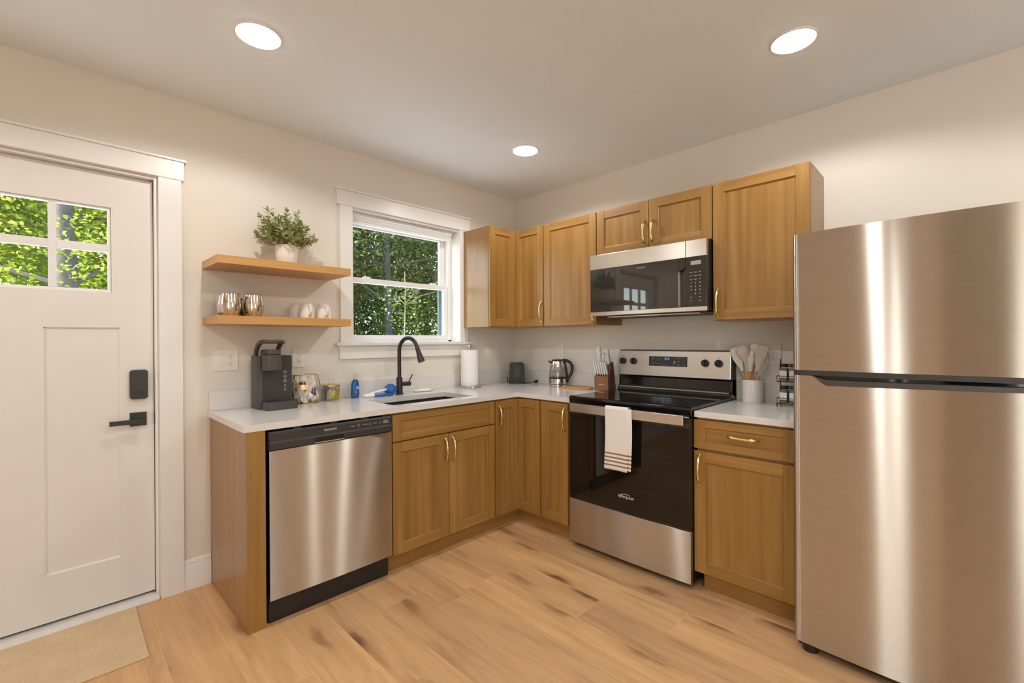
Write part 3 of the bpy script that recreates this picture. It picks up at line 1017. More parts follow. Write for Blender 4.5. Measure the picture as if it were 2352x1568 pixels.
# end panel left of the dishwasher
r = thing('cabinet_end_panel', 'brown wood end panel closing the worktop beside the dishwasher', 'panel', (-2.319, 0, 0))
m = MB(); m.box(0, .0745, -.6335, -.0005, 0, BT); m.build('side_panel', 'panel_wood', r, bevel=.001)
m = MB(); m.box(.0, .0745, -.6355, -.6337, .0, BT); m.build('face_strip', 'cabinet_wood', r)

# ------------------------------------------------------------------ worktops, backsplash, sink, faucet
CT = .9034
SKX0, SKX1, SKY0, SKY1 = -1.56, -.965, -.556, -.232
r = thing('worktop', 'white L-shaped worktop around the sink and the room corner', 'worktop', (0, 0, 0))
m = MB()
FD = .640
pieces = [(-2.332, SKX0, -FD, -.0005), (SKX0, SKX1, -FD, SKY0), (SKX0, SKX1, SKY1, -.0005), (SKX1, -.0005, -FD, -.0005)]
for (x0, x1, y0, y1) in pieces:
    m.box(x0, x1, y0, y1, BT + .0005, CT)
m.box(-FD, -.0005, -1.097, -FD, BT + .0005, CT)
m.build('slab', 'white_quartz', r)
sp = MB()
sp.box(-2.325, -.0205, -.0205, -.0006, CT + .0002, 1.005)
sp.box(-.0205, -.0006, -1.075, -.0006, CT + .0002, 1.005)
sp.build('upstand', 'white_quartz', r, bevel=.001)
r = thing('worktop', 'short white worktop between the range and the refrigerator', 'worktop', (0, 0, 0))
m = MB(); m.box(-FD, -.0005, -2.326, -1.868, BT + .0005, CT); m.build('slab', 'white_quartz', r, bevel=.002)
m = MB(); m.box(-.0205, -.0006, -2.326, -1.868, CT + .0002, 1.005); m.build('upstand', 'white_quartz', r, bevel=.001)
r = thing('undermount_sink', 'dark composite undermount sink below the window', 'sink', (0, 0, 0))
m = MB()
o = .006
x0, x1, y0, y1 = SKX0 - o, SKX1 + o, SKY0 - o, SKY1 + o
zt, zb = BT, .70
m.box(x0 - .012, x0, y0 - .012, y1 + .012, zb, zt)
m.box(x1, x1 + .012, y0 - .012, y1 + .012, zb, zt)
m.box(x0, x1, y0 - .012, y0, zb, zt)
m.box(x0, x1, y1, y1 + .012, zb, zt)
m.box(x0 - .012, x1 + .012, y0 - .012, y1 + .012, zb - .012, zb)
m.build('basin', 'sink_dark', r)
m = MB(); m.lathe([(.001, .002), (.030, .002), (.042, .004), (.045, .0)], ((x0 + x1) / 2, (y0 + y1) / 2, zb), 24); m.build('drain', 'chrome', r, smooth=40)

fx, fy = -1.25, -.115
r = thing('kitchen_faucet', 'matte black gooseneck kitchen faucet with pull-down spray head behind the sink', 'faucet', (fx, fy, CT))
m = MB()
m.lathe([(.027, 0), (.027, .006), (.0215, .008), (.0205, .112), (.019, .116), (.0135, .118)], n=28)
m.build('base', 'matte_black', r, smooth=40)
m = MB()
dx, dy = .17, -.985
R_ = .088
pts = [(0, 0, .112), (0, 0, .20), (0, 0, .292)]
for i in range(1, 15):
    a = PI * i / 14 * .90
    s = R_ * (1 - math.cos(a))
    pts.append((dx * s, dy * s, .292 + R_ * math.sin(a)))
m.tube(pts, .0128, 16)
m.build('spout', 'matte_black', r, smooth=40)
p1 = Vector(pts[-1]); t_ = (p1 - Vector(pts[-2])).normalized()
m = MB()
m.tube([p1 - t_ * .004, p1 + t_ * .012, p1 + t_ * .035, p1 + t_ * .085, p1 + t_ * .102], [.0135, .0145, .0150, .0215, .0225], 20)
m.build('spray_head', 'matte_black', r, smooth=40)
m = MB()
m.cyl((.015, 0, .068), (.082, -.004, .068), .0155, .0155, 20)
m.tube([(.070, -.004, .078), (.098, -.006, .128)], [.0042, .0042], 10)
m.build('lever', 'matte_black', r, smooth=40)

# ------------------------------------------------------------------ dishwasher
DWX0, DWX1 = -2.2395, -1.6215
r = thing('dishwasher', 'stainless steel front-control dishwasher with black control strip', 'dishwasher', (DWX0, 0, 0))
w = DWX1 - DWX0
m = MB(); m.box(.008, w - .008, -.600, -.03, .0, .862); m.build('tub', 'plastic_black', r)
m = MB()
def bowed(m, u0, u1, z0, z1, d0, d1, bow, mi=0, n=16):
    pts = [(u0, -d0)]
    for i in range(n + 1):
        t = i / n
        pts.append((u0 + (u1 - u0) * t, -(d1 + bow * (1 - (2 * t - 1) ** 2))))
    pts.append((u1, -d0))
    m.prism(pts, 2, z0, z1, mi)
bowed(m, .006, w - .006, .116, .778, .602, .650, .006)
dd = m.build('door', 'brushed_steel', r, smooth=30)
m = MB(); m.box(.0065, w - .0065, -.602, -.6005, .118, .778); m.build('door_edge', 'matte_black', dd)
m = MB()
m.prism([(-.602, .783), (-.655, .783), (-.655, .812), (-.650, .818), (-.650, .855), (-.640, .862), (-.602, .862)], 0, .006, w - .006)
cp = m.build('control_panel', 'coffee_dark', r, bevel=.001)
m = MB(); m.box(.205, .345, -.6556, -.640, .786, .808); m.build('grip_pocket', 'black_gloss', cp)
m = MB(); m.box(.205, .345, -.658, -.650, .783, .787); m.build('grip_lip', 'lettering_grey', cp)
text('logo_lettering', 'FRIGIDAIRE', .0125, 'lettering_pale', cp, (.280, -.6504, .838), FRONT, squash=1.0)
for i, (u, s) in enumerate([(.395, 'Heavy'), (.462, 'Normal'), (.516, 'Rinse')]):
    text('button_lettering', s, .0095, 'lettering_grey', cp, (u, -.6504, .838), FRONT)
for u in (.425, .488, .543):
    m = MB()
    m.lathe([(.0065, 0), (.0065, .0006), (.0052, .0006), (.0052, 0)], (0, 0, 0), 20, cap=False)
    k = 80
    m.xf(Matrix(((1, 0, 0, u), (0, 0, -1, -.6500), (0, 1, 0, .838), (0, 0, 0, 1))), len(m.v) - k)
    m.build('button_ring', 'lettering_grey', cp)
text('button_lettering', 'START\nCANCEL', .009, 'lettering_pale', cp, (.578, -.6504, .838), FRONT)
m = MB(); m.box(.012, w - .012, -.612, -.56, .0, .110); m.build('toe_panel', 'plastic_black', r)
for u in (.13, .30, .46, .58):
    m = MB()
    m.box(u - .018, u + .018, -.640, -.60, .8622, .8718)
    m.build('mounting_clip', 'matte_black', r)

# ------------------------------------------------------------------ range
RU0, RU1 = 1.1035, 1.8625
r = thing('electric_range', 'freestanding stainless and black glass electric range', 'range', (0, -RU0, 0), RB)
w = RU1 - RU0
m = MB(); m.box(.003, w - .003, -.640, -.022, .028, .868)
m.build('body', 'plastic_black', r)
for u in (.06, w - .06):
    for d in (.08, .58):
        m = MB(); m.cyl((u, -d, 0), (u, -d, .0279), .018, n=12); m.build('foot', 'plastic_black', r)
m = MB()
bowed(m, .003, w - .003, .036, .296, .641, .668, .007)
m.build('storage_drawer', 'brushed_steel', r, smooth=30)
m = MB(); m.box(.004, w - .004, -.664, -.641, .2975, .312); m.build('drawer_lip', 'black_gloss', r)
m = MB(); m.box(.003, w - .003, -.669, -.641, .314, .868)
od = m.build('oven_door', 'oven_glass', r, bevel=.003)
m = MB(); m.box(.003, w - .003, -.672, -.6692, .815, .868); m.build('door_cap', 'mw_panel', od, bevel=.001)
text('logo_lettering', 'Whirlpool', .0235, 'lettering_pale', od, (.390, -.6695, .388), FRONT, shear=.25)
m = MB()
ring = [(.386 + .034 * math.cos(a), -.6696, .391 + .0125 * math.sin(a) + .004 * math.cos(a)) for a in [2 * PI * i / 40 for i in range(26)]]
m.tube(ring, .0011, 6)
m.build('logo_swoosh', 'lettering_pale', od)
m = MB()
bowed(m, .040, w - .020, .834, .884, .702, .714, .004)
for u in (.075, w - .055):
    m.box(u - .016, u + .016, -.706, -.6722, .842, .866)
m.build('handle', 'satin_steel', od, bevel=.002)
# cooktop
m = MB()
m.prism([(-.640, .869), (-.662, .876), (-.668, .905), (-.664, .917), (-.655, .9205), (-.10, .9205), (-.10, .869)], 0, 0, w)
ck = m.build('cooktop', 'black_gloss', r, bevel=.002)
m = MB(); m.box(.010, w - .010, -.6745, -.6620, .8685, .8735); m.build('vent_slot', 'lettering_grey', ck)
for (u, d, rr) in ((.20, .48, .105), (.56, .48, .08), (.20, .22, .075), (.56, .22, .105)):
    for q in (rr, rr * .62):
        m = MB()
        m.lathe([(q, .9206), (q + .0018, .9206), (q + .0018, .9208), (q, .9208)], (u, -d, 0), 48, cap=False)
        m.build('burner_ring', 'mw_panel', ck)
# backguard
m = MB()
m.prism([(-.022, .869), (-.110, .9215), (-.105, .936), (-.092, .942), (-.086, .955), (-.082, 1.012), (-.090, 1.020), (-.022, 1.020)], 0, .0, w)
m.build('backguard', 'black_gloss', r, bevel=.002)
m = MB(); m.box(.012, w - .012, -.104, -.096, .938, .9455); m.build('guard_rail', 'lettering_grey', r, bevel=.002)
m = MB()
m.prism([(-.022, 1.0205), (-.088, 1.0205), (-.078, 1.186), (-.070, 1.196), (-.022, 1.197)], 0, .0, w - .008)
cpn = m.build('control_panel', 'satin_steel', r, bevel=.003)
m = MB(); m.prism([(-.018, .92), (-.084, .935), (-.078, 1.190), (-.068, 1.199), (-.018, 1.199)], 0, w - .0078, w); m.build('end_cap', 'coffee_dark', r)
def face(z):      # depth of the sloping control face
    return .088 - (z - 1.0205) * (.010 / .1655)
m = MB()
m.prism([(-face(1.088) - .002, 1.088), (-face(1.152) - .002, 1.152), (-face(1.152) + .004, 1.152), (-face(1.088) + .004, 1.088)], 0, .228, .490)
dsp = m.build('display', 'mw_panel', cpn)
tilt = (PI / 2 - math.atan(.0604), 0, 0)
text('clock_lettering', '8:10', .019, 'clock_digits', dsp, (.355, -face(1.136) - .0024, 1.136), tilt)
for (u, z, s) in ((.257, 1.136, 'Bake'), (.297, 1.136, 'Broil'), (.257, 1.106, 'Warm'), (.297, 1.106, 'Cool'), (.335, 1.098, 'Cook'), (.400, 1.098, 'Start'), (.405, 1.138, '+'), (.432, 1.140, 'Timer'), (.432, 1.120, 'Clock'), (.432, 1.100, 'Light'), (.468, 1.140, '^'), (.468, 1.118, 'v'), (.468, 1.100, 'Lock')):
    text('key_lettering', s, .0085, 'lettering_grey', dsp, (u, -face(z) - .0024, z), tilt)
m = MB(); m.lathe([(.001, .0008), (.010, .0008), (.010, 0)], n=20)
m.xf(Matrix(((.6, 0, 0, .406), (0, 0, -1, -face(1.115) - .002), (0, 1, 0, 1.115), (0, 0, 0, 1)))); m.build('start_key', 'lettering_grey', dsp)
for u in (.030, .113, .602, .683):
    z = 1.117
    k = MB()
    k.lathe([(.021, 0), (.0225, .004), (.0215, .015), (.019, .018), (.001, .018)], n=28)
    k.box(-.0045, .0045, -.021, .021, .016, .028)
    k.xf(Matrix(((1, 0, 0, u), (0, 0, -1, -face(z) - .0005), (0, 1, 0, z), (0, 0, 0, 1))))
    kb = k.build('knob', 'plastic_black', cpn, bevel=.001, smooth=35)
    text('knob_lettering', 'OFF', .006, 'slot_dark', cpn, (u, -face(z + .034) - .0005, z + .034), tilt)
# towel on the oven handle
tw = thing('dish_towel', 'white dish towel with brown stripes hanging over the oven door handle', 'towel', (0, 0, 0))
TD = .729
def towel_fn(off, ulo, uhi, zlo, d0, ripple):
    def fn(a, c):
        u = ulo + (uhi - ulo) * a + .006 * math.sin(3.2 * c + 1) * c
        z = .8875 - (.8875 - zlo) * c
        d = d0 + ripple * math.sin(a * 7 + 1.2 * c) * c + .004 * math.sin(a * 2.6 + .6)
        return (-d, -u, z)
    return fn
m = MB(); m.sheet(towel_fn(0, 1.402, 1.545, .545, .7265, .003), 24, 40)
def over(a, c):
    u = 1.402 + .143 * a
    ang = PI * c
    dd0, dd1 = .7265 + .004 * math.sin(a * 2.6 + .6), .697
    return (-((dd0 + dd1) / 2 + (dd0 - dd1) / 2 * math.cos(ang)), -u, .8875 + .006 * math.sin(ang))
m.sheet(over, 24, 8)
m.v = [(x, y, z - .8875) for x, y, z in m.v]
o = m.build('front_fold', 'striped_towel', tw, smooth=60, solid=.0025)
m = MB()
m.sheet(towel_fn(0, 1.520, 1.565, .552, .7215, .003), 8, 40)
m.v = [(x, y, z - .8875) for x, y, z in m.v]
m.build('rear_fold', 'striped_towel', tw, smooth=60, solid=.0025)
tw.location = (0, 0, .8875)

# ------------------------------------------------------------------ microwave
r = thing('microwave_oven', 'over-the-range microwave with steel band and dark glass door', 'microwave', (0, -1.0785, 1.418), RB)
w = .7625; H = .3995
m = MB(); m.box(.004, w - .004, -.372, -.003, .014, H - .0005)
m.build('housing', 'plastic_black', r, bevel=.002)
m = MB(); m.prism([(-.37, 0.0135), (-.385, .002), (-.05, -.006), (-.03, .0135)], 0, .03, w - .03); m.build('vent_base', 'coffee_dark', r)
m = MB(); m.box(.10, w - .06, -.35, -.30, -.008, -.003); m.build('grease_filter', 'satin_steel', r)
SPL = .645
m = MB(); m.box(.002, SPL - .001, -.4, -.3722, .304, H - .002); m.build('upper_band', 'satin_steel', r, bevel=.0015)
m = MB(); m.box(SPL + .001, w - .002, -.4, -.3722, .304, H - .002); m.build('upper_band', 'satin_steel', r, bevel=.0015)
m = MB(); m.box(.002, SPL - .001, -.4, -.3722, .002, .026); m.build('lower_band', 'satin_steel', r, bevel=.0015)
m = MB(); m.box(SPL + .001, w - .002, -.4, -.3722, .002, .026); m.build('lower_band', 'satin_steel', r, bevel=.0015)
m = MB()
m.box(.002, SPL - .040, -.3985, -.3722, .0265, .3035)
m.prism([(SPL - .040, .0265), (SPL - .001, .0265), (SPL - .001, .03), (SPL - .040, .03)], 1, -.3985, -.3722)
m.prism([(SPL - .040, .228), (SPL - .001, .250), (SPL - .001, .3035), (SPL - .040, .3035)], 1, -.3985, -.3722)
dr = m.build('door', 'mw_glass', r, bevel=.0015)
m = MB(); m.box(SPL - .040, SPL - .001, -.378, -.3722, .030, .249); m.build('grip_pocket', 'slot_dark', dr)
m = MB(); m.box(SPL - .0425, SPL - .0395, -.4005, -.380, .030, .228); m.build('grip_edge', 'lettering_grey', dr)
text('logo_lettering', 'FRIGIDAIRE', .0120, 'lettering_grey', dr, (.370, -.3990, .280), FRONT)
m = MB(); m.box(SPL + .001, w - .002, -.3985, -.3722, .0265, .3035)
kp = m.build('control_panel', 'mw_panel', r, bevel=.0015)
m = MB(); m.box(.674, .730, -.3990, -.398, .259, .281); m.build('display', 'lettering_grey', kp)
rows = [('Popcorn', 'Potato', 'Pizza'), ('Cook', 'Defrost', 'Reheat'), ('Power', 'Soften', 'Melt'), ('1', '2', '3'), ('4', '5', '6'), ('7', '8', '9'), ('', '0', 'Start'), ('Stop', '', 'Clear'), ('Vent', '', 'Light')]
for j, row in enumerate(rows):
    for i, s in enumerate(row):
        if s:
            text('key_lettering', s, .0125 if len(s) == 1 else .0058, 'lettering_pale', kp, (.676 + i * .0245, -.3988, .218 - j * .0198), FRONT)

# ------------------------------------------------------------------ refrigerator
r = thing('refrigerator', 'large stainless steel top-freezer refrigerator at the right', 'refrigerator', (0, -2.3345, 0), RB)
w = .756
m = MB(); m.box(.006, w - .006, -.722, -.035, .030, 1.676); m.build('cabinet', 'coffee_grey', r, bevel=.004)
for u in (.05, w - .05):
    for d, q in ((.745, .028), (.12, .020)):
        m = MB(); m.cyl((u, -d, 0), (u, -d, .034), q, n=18); m.build('foot', 'plastic_black', r, smooth=40)
m = MB(); m.box(.012, w - .012, -.760, -.70, .018, .040); m.build('base_grille', 'coffee_dark', r)
def fridge_door(name, z0, ztop, n=90):
    pts = [(0.0, .724)]
    rc = .026
    for i in range(9):
        a = PI / 2 * i / 8
        pts.append((rc - rc * math.cos(a), .788 - rc * .75 + rc * .75 * math.sin(a)))
    for i in range(1, n):
        t = i / n
        u = rc + (w - 2 * rc) * t
        pts.append((u, .788 + .014 * (1 - (2 * t - 1) ** 2)))
    for i in range(9):
        a = PI / 2 * (1 - i / 8)
        pts.append((w - rc + rc * math.cos(a), .788 - rc * .75 + rc * .75 * math.sin(a)))
    pts.append((w, .724))
    k = len(pts)
    vs = [(u, -d, z0) for u, d in pts] + [(u, -d, ztop(u)) for u, d in pts]
    fs = [(i, i + 1, k + i + 1, k + i) for i in range(k - 1)] + [(k - 1, 0, k, 2 * k - 1)]
    back = [(u, -.7235, z0) for u, d in pts] + [(u, -.7235, ztop(u)) for u, d in pts]
    fs += [(i + 1, i, 2 * k + i, 2 * k + i + 1) for i in range(k - 1)]
    fs += [(k + i, k + i + 1, 3 * k + i + 1, 3 * k + i) for i in range(k - 1)]
    fs += [(2 * k + i + 1, 2 * k + i, 3 * k + i, 3 * k + i + 1) for i in range(k - 1)]
    q = MB()
    q.add(vs + back, fs)
    return q.build(name, 'brushed_steel', r, smooth=32), pts
def notch(u):
    a, c = .062, .120
    lo = 1.079 + .010 * max(0, min(1, (u - c) / .5))
    if u < a or u > w - a:
        return 1.116
    if u < c:
        t = (u - a) / (c - a)
        return 1.116 + (lo - 1.116) * (3 * t * t - 2 * t ** 3)
    if u > w - c:
        t = (w - a - u) / (c - a)
        return 1.116 + (1.089 - 1.116) * (3 * t * t - 2 * t ** 3)
    return lo
fd, _ = fridge_door('freezer_door', 1.137, lambda u: 1.685)
ld, prof = fridge_door('main_door', .043, notch)
front = [(u, d) for u, d in prof if .724 < d]
def strip(name, mat, f0, f1, inset, parent, lo, hi):
    pts = [(u, d - inset) for u, d in front if lo <= u <= hi]
    k = len(pts)
    vs = [(u, -d, f0(u)) for u, d in pts] + [(u, -d, f1(u)) for u, d in pts] + [(u, -.728, f0(u)) for u, d in pts] + [(u, -.728, f1(u)) for u, d in pts]
    fs = []
    for i in range(k - 1):
        fs += [(i, i + 1, k + i + 1, k + i), (2 * k + i + 1, 2 * k + i, 3 * k + i, 3 * k + i + 1), (i + 1, i, 2 * k + i, 2 * k + i + 1), (k + i, k + i + 1, 3 * k + i + 1, 3 * k + i)]
    fs += [(0, k, 3 * k, 2 * k), (k - 1, 2 * k - 1, 4 * k - 1, 3 * k - 1)]
    q = MB(); q.add(vs, fs)
    return q.build(name, mat, parent, smooth=32)
strip('door_gap_trim', 'coffee_dark', lambda u: 1.1175, lambda u: 1.1365, .002, r, .0, w)
strip('grip_lip', 'coffee_grey', lambda u: notch(u) + .0004, lambda u: notch(u) + max(.0006, (1.1165 - notch(u)) * .60), -.001, ld, .062, w - .062)
strip('grip_pocket', 'black_gloss', lambda u: notch(u) + max(.0007, (1.1165 - notch(u)) * .61), lambda u: 1.1172, .022, ld, .075, w - .075)

# ------------------------------------------------------------------ outlets and switches
def plate(name, label, cat, loc, rz, ww, parts):
    r = thing(name, label, cat, loc, rz)
    m = MB(); m.box(-ww / 2, ww / 2, -.0065, -.0003, -.058, .058); m.build('cover_plate', 'plate_white', r, bevel=.002)
    for kind, u in parts:
        if kind == 'outlet':
            m = MB(); m.rbox(u - .0165, u + .0165, -.033, .033, 0, .0022, .006)
            m.xf(Matrix(((1, 0, 0, 0), (0, 0, -1, -.0064), (0, 1, 0, 0), (0, 0, 0, 1))))
            rc = m.build('receptacle', 'plate_white', r)
            s = MB()
            for z in (.018, -.018):
                s.box(u - .0075, u - .0055, -.0091, -.008, z - .002, z + .007)
                s.box(u + .0055, u + .0075, -.0091, -.008, z - .002, z + .006)
                s.cyl((u, -.008, z - .009), (u, -.0091, z - .009), .0026, n=10)
            s.build('slot', 'slot_dark', rc)
        elif kind == 'rocker':
            m = MB(); m.prism([(-.0064, -.033), (-.0085, -.033), (-.0105, .033), (-.0064, .033)], 0, u - .0165, u + .0165); m.build('rocker', 'plate_white', r, bevel=.001)
    return r
plate('combination_outlet_plate', 'two-gang white wall plate left of the coffee maker', 'outlet', (-2.248, 0, 1.167), 0, .120, [('rocker', -.023), ('outlet', .023)])
plate('wall_outlet', 'single white outlet behind the coffee maker right edge', 'outlet', (-1.866, 0, 1.167), 0, .072, [('outlet', 0)])
plate('light_switch', 'white rocker switch plate on the wall right of the paper towels', 'switch', (-.331, 0, 1.165), 0, .074, [('rocker', 0)])
plate('wall_outlet', 'white outlet plate above the glass kettle', 'outlet', (0, -.514, 1.170), RB, .070, [('outlet', 0)])
plate('wall_outlet', 'two-gang white outlet plate behind the utensil crock', 'outlet', (0, -2.040, 1.171), RB, .120, [('rocker', -.023), ('outlet', .023)])

# ------------------------------------------------------------------ floating shelves and what stands on them
m = MB(); m.box(-2.349, -1.681, -.302, -.0004, 1.6435, 1.6835)
tag(m.build('floating_shelf', 'shelf_wood', bevel=.0015), 'upper thick light wood floating shelf holding the potted plant', 'shelf')
m = MB(); m.box(-2.349, -1.681, -.302, -.0004, 1.3515, 1.3925)
tag(m.build('floating_shelf', 'shelf_wood', bevel=.0015), 'lower light wood floating shelf holding tumblers and mugs', 'shelf')

r = thing('potted_plant', 'small bushy green plant in a white pot on the upper shelf', 'plant', (-1.982, -.150, 1.6838))
m = MB(); m.lathe([(.047, 0), (.051, .004), (.056, .06), (.0575, .105), (.0575, .112), (.0535, .112), (.052, .10), (.001, .10)], n=40); m.build('pot', 'pot_white', r, smooth=40)
m = MB(); m.lathe([(.001, .1005), (.0515, .1005), (.0515, .1015), (.001, .104)], n=24, cap=False); m.build('soil', 'soil', r)
rnd = random.Random(11)
stems, leaves = MB(), MB()
def leaf(M, base, direction, up, L, W):
    d = direction.normalized()
    s = d.cross(up)
    s = s.normalized() if s.length > 1e-5 else d.orthogonal().normalized()
    n = s.cross(d)
    prof = [(0, .06), (.25, .8), (.5, 1.0), (.78, .7), (1.0, .05)]
    vs, fs = [], []
    for t, q in prof:
        c = base + d * (L * t) + n * (L * .10 * math.sin(PI * t))
        vs += [c - s * (W * q) + n * (W * .25 * q), c, c + s * (W * q) + n * (W * .25 * q)]
    for i in range(4):
        a = i * 3
        fs += [(a, a + 1, a + 4, a + 3), (a + 1, a + 2, a + 5, a + 4)]
    M.add(vs, fs)
def sprig(base, tip, bend, nl, L, W):
    P = []
    for i in range(7):
        t = i / 6
        P.append(base.lerp(tip, t) + bend * math.sin(PI * t))
    stems.tube(P, [.0016] * 6 + [.0008], 5)
    for i in range(nl):
        t = .28 + .72 * (i + 1) / nl
        k = min(5, int(t * 6))
        c = P[k].lerp(P[k + 1], t * 6 - k)
        ax = (P[k + 1] - P[k]).normalized()
        a0 = rnd.uniform(0, 6.28)
        for q in (0, PI):
            a = a0 + q + rnd.uniform(-.3, .3)
            o = ax.orthogonal().normalized()
            sd_ = o * math.cos(a) + ax.cross(o) * math.sin(a)
            leaf(leaves, c, ax * rnd.uniform(.45, .9) + sd_, ax, L * rnd.uniform(.75, 1.15), W * rnd.uniform(.8, 1.1))
    leaf(leaves, P[-1], (P[-1] - P[-2]), Vector((rnd.uniform(-1, 1), rnd.uniform(-1, 1), .3)), L, W)
tips = [(-.105, -.01, .290), (-.135, .02, .255), (-.150, -.03, .190), (-.150, .03, .160), (-.120, -.06, .140), (.002, -.01, .305), (.02, .03, .280), (.058, -.02, .300), (.085, .02, .250), (.105, -.01, .225), (.150, .0, .180), (.145, -.04, .155), (.10, -.06, .150), (-.05, -.03, .250), (-.08, .04, .225), (-.01, -.06, .240), (.03, -.07, .215), (-.06, -.09, .185), (.06, -.09, .180), (-.02, -.10, .160), (.02, .08, .21), (-.05, .08, .2), (.08, .07, .18), (-.10, .06, .16), (.0, .0, .27), (-.09, -.07, .21), (.095, -.05, .205), (-.03, .02, .265), (.045, -.04, .255), (-.125, -.04, .225), (.0, -.085, .205), (-.075, -.02, .26)]
for (x, y, z) in tips:
    a = rnd.uniform(0, 6.28)
    sprig(Vector((.025 * math.cos(a), .025 * math.sin(a), .10)), Vector((x * .9, y * .9, .1 + (z - .1) * .95)), Vector((x, y, 0)) * .16, 7, .036, .0108)
# dense base of leaves over the rim
for i in range(260):
    a = rnd.uniform(0, 6.28); q = rnd.uniform(.02, .10)
    c = Vector((q * math.cos(a), q * math.sin(a), rnd.uniform(.112, .215)))
    leaf(leaves, c, Vector((math.cos(a), math.sin(a), rnd.uniform(-.3, .8))), Vector((0, 0, 1)), .034, .0105)
stems.build('stem', 'leaves_sage', r, uv=False, fixn=False)
leaves.build('foliage', 'leaves_sage', r, uv=False, fixn=False, smooth=60)

TUM = [(.030, 0), (.036, .004), (.0445, .028), (.0475, .052), (.0465, .075), (.0425, .102), (.0405, .112), (.0395, .112), (.0415, .098), (.0455, .06), (.043, .03), (.034, .006), (.001, .006)]
r0 = thing('stemless_tumbler', 'brushed steel stemless tumbler at the front left of the lower shelf', 'tumbler', (-2.272, -.215, 1.3928), 0, 'steel tumblers on the lower shelf')
m = MB(); m.lathe(TUM, n=40); m.build('cup', 'tumbler_steel', r0, smooth=50)
m = MB(); m.lathe([(.0394, .1118), (.0410, .1118), (.0410, .1132), (.0394, .1132), (.0394, .1118)], n=40, cap=False); m.build('rim', 'coffee_grey', r0, smooth=50)
dup(r0, (-2.166, -.205, 1.3928), label='brushed steel stemless tumbler in front, right one of the pair')
dup(r0, (-2.262, -.100, 1.3928), label='steel tumbler mostly hidden behind the front left tumbler')
dup(r0, (-2.160, -.092, 1.3928), label='steel tumbler seen through the gap between the front tumblers')

r0 = thing('coffee_mug', 'upturned white mug, middle one with gold handle tip on the lower shelf', 'mug', (-1.873, -.150, 1.3928), 0, 'white mugs on the lower shelf')
m = MB(); m.lathe([(.0405, .0), (.0410, .002), (.0405, .03), (.038, .060), (.033, .080), (.027, .0895), (.022, .092), (.001, .092)][::1], n=36); m.build('cup', 'ceramic_white', r0, smooth=50)
a0 = math.radians(-90)
hx, hy = math.cos(a0), math.sin(a0)
hp = []
for i in range(13):
    t = i / 12
    z = .074 - .056 * t
    o = .034 + .004 * t + .024 * math.sin(PI * t) ** .8
    hp.append((hx * o, hy * o, z))
m = MB(); m.tube(hp, [.0062] * 13, 10); m.build('handle', 'ceramic_white', r0, smooth=50)
m = MB(); m.ball(hp[-1], .0085, 12, 8); m.build('gold_tip', 'gold_lid', r0, smooth=60)
dup(r0, (-1.779, -.150, 1.3928), label='upturned white mug at the right end of the lower shelf')
dup(r0, (-1.898, -.062, 1.3928), math.radians(60), 'white mug in the shade at the back left of the mugs')

# ------------------------------------------------------------------ coffee maker
r = thing('coffee_maker', 'dark grey single-serve coffee maker with raised loop handle', 'coffee maker', (-2.055, -.15, CT + .0004))
m = MB()
m.rbox(-.085, .088, -.028, .098, 0, .285, .012)
m.build('body', 'coffee_grey', r, bevel=.004, smooth=30)
m = MB(); m.box(-.060, .086, -.0302, -.0275, .03, .202); m.build('recess_panel', 'coffee_dark', r)
m = MB(); m.box(.012, .086, -.0302, -.0275, .202, .283); m.build('button_panel', 'coffee_dark', r)
m = MB(); m.rbox(-.072, .012, -.112, -.0305, .208, .290, .022); m.build('brew_head', 'coffee_grey', r, bevel=.004, smooth=35)
m = MB(); m.rbox(-.062, .010, -.105, .02, .2905, .318, .02); m.build('lid', 'coffee_grey', r, bevel=.003, smooth=35)
hp = [(-.078, .030, .283), (-.079, .012, .316), (-.079, -.020, .342), (-.079, -.060, .357), (-.077, -.092, .360), (-.068, -.106, .360), (-.030, -.112, .360), (.008, -.106, .360), (.017, -.092, .358), (.018, -.060, .350), (.018, -.030, .325), (.017, -.016, .293)]
m = MB(); m.tube(hp, [.010, .012, .0135, .014, .014, .0135, .0135, .0135, .014, .0135, .012, .010], 12, flat=(.75, (1, 0, 0))); m.build('handle', 'coffee_grey', r, smooth=50)
m = MB()
m.rbox(-.070, .088, -.114, -.0285, 0, .042, .010)
dtr = m.build('drip_tray', 'coffee_grey', r, bevel=.003, smooth=35)
m = MB(); m.box(-.058, .080, -.106, -.034, .0421, .0433); m.build('tray_grate', 'coffee_dark', dtr)
m = MB()
for z in (.195, .170, .146):
    for i in range(1):
        ring = [(.050 + .0078 * math.cos(2 * PI * j / 20), -.0308, z + .0078 * math.sin(2 * PI * j / 20)) for j in range(20)]
        m.tube(ring, .0012, 6, closed=True)
    m.box(.046, .054, -.0312, -.0305, z - .004, z - .002)
    m.box(.046, .054, -.0312, -.0305, z + .0005, z + .0025)
m.box(.046, .054, -.0312, -.0305, .116, .124)
for z in (.094, .100, .106):
    m.box(.043, .057, -.0311, -.0305, z - .0012, z + .0008)
m.build('button_icon', 'lettering_grey', r)
m = MB(); m.cyl((.0879, .02, .14), (.096, .02, .14), .012, n=16); m.build('side_knob', 'coffee_dark', r)

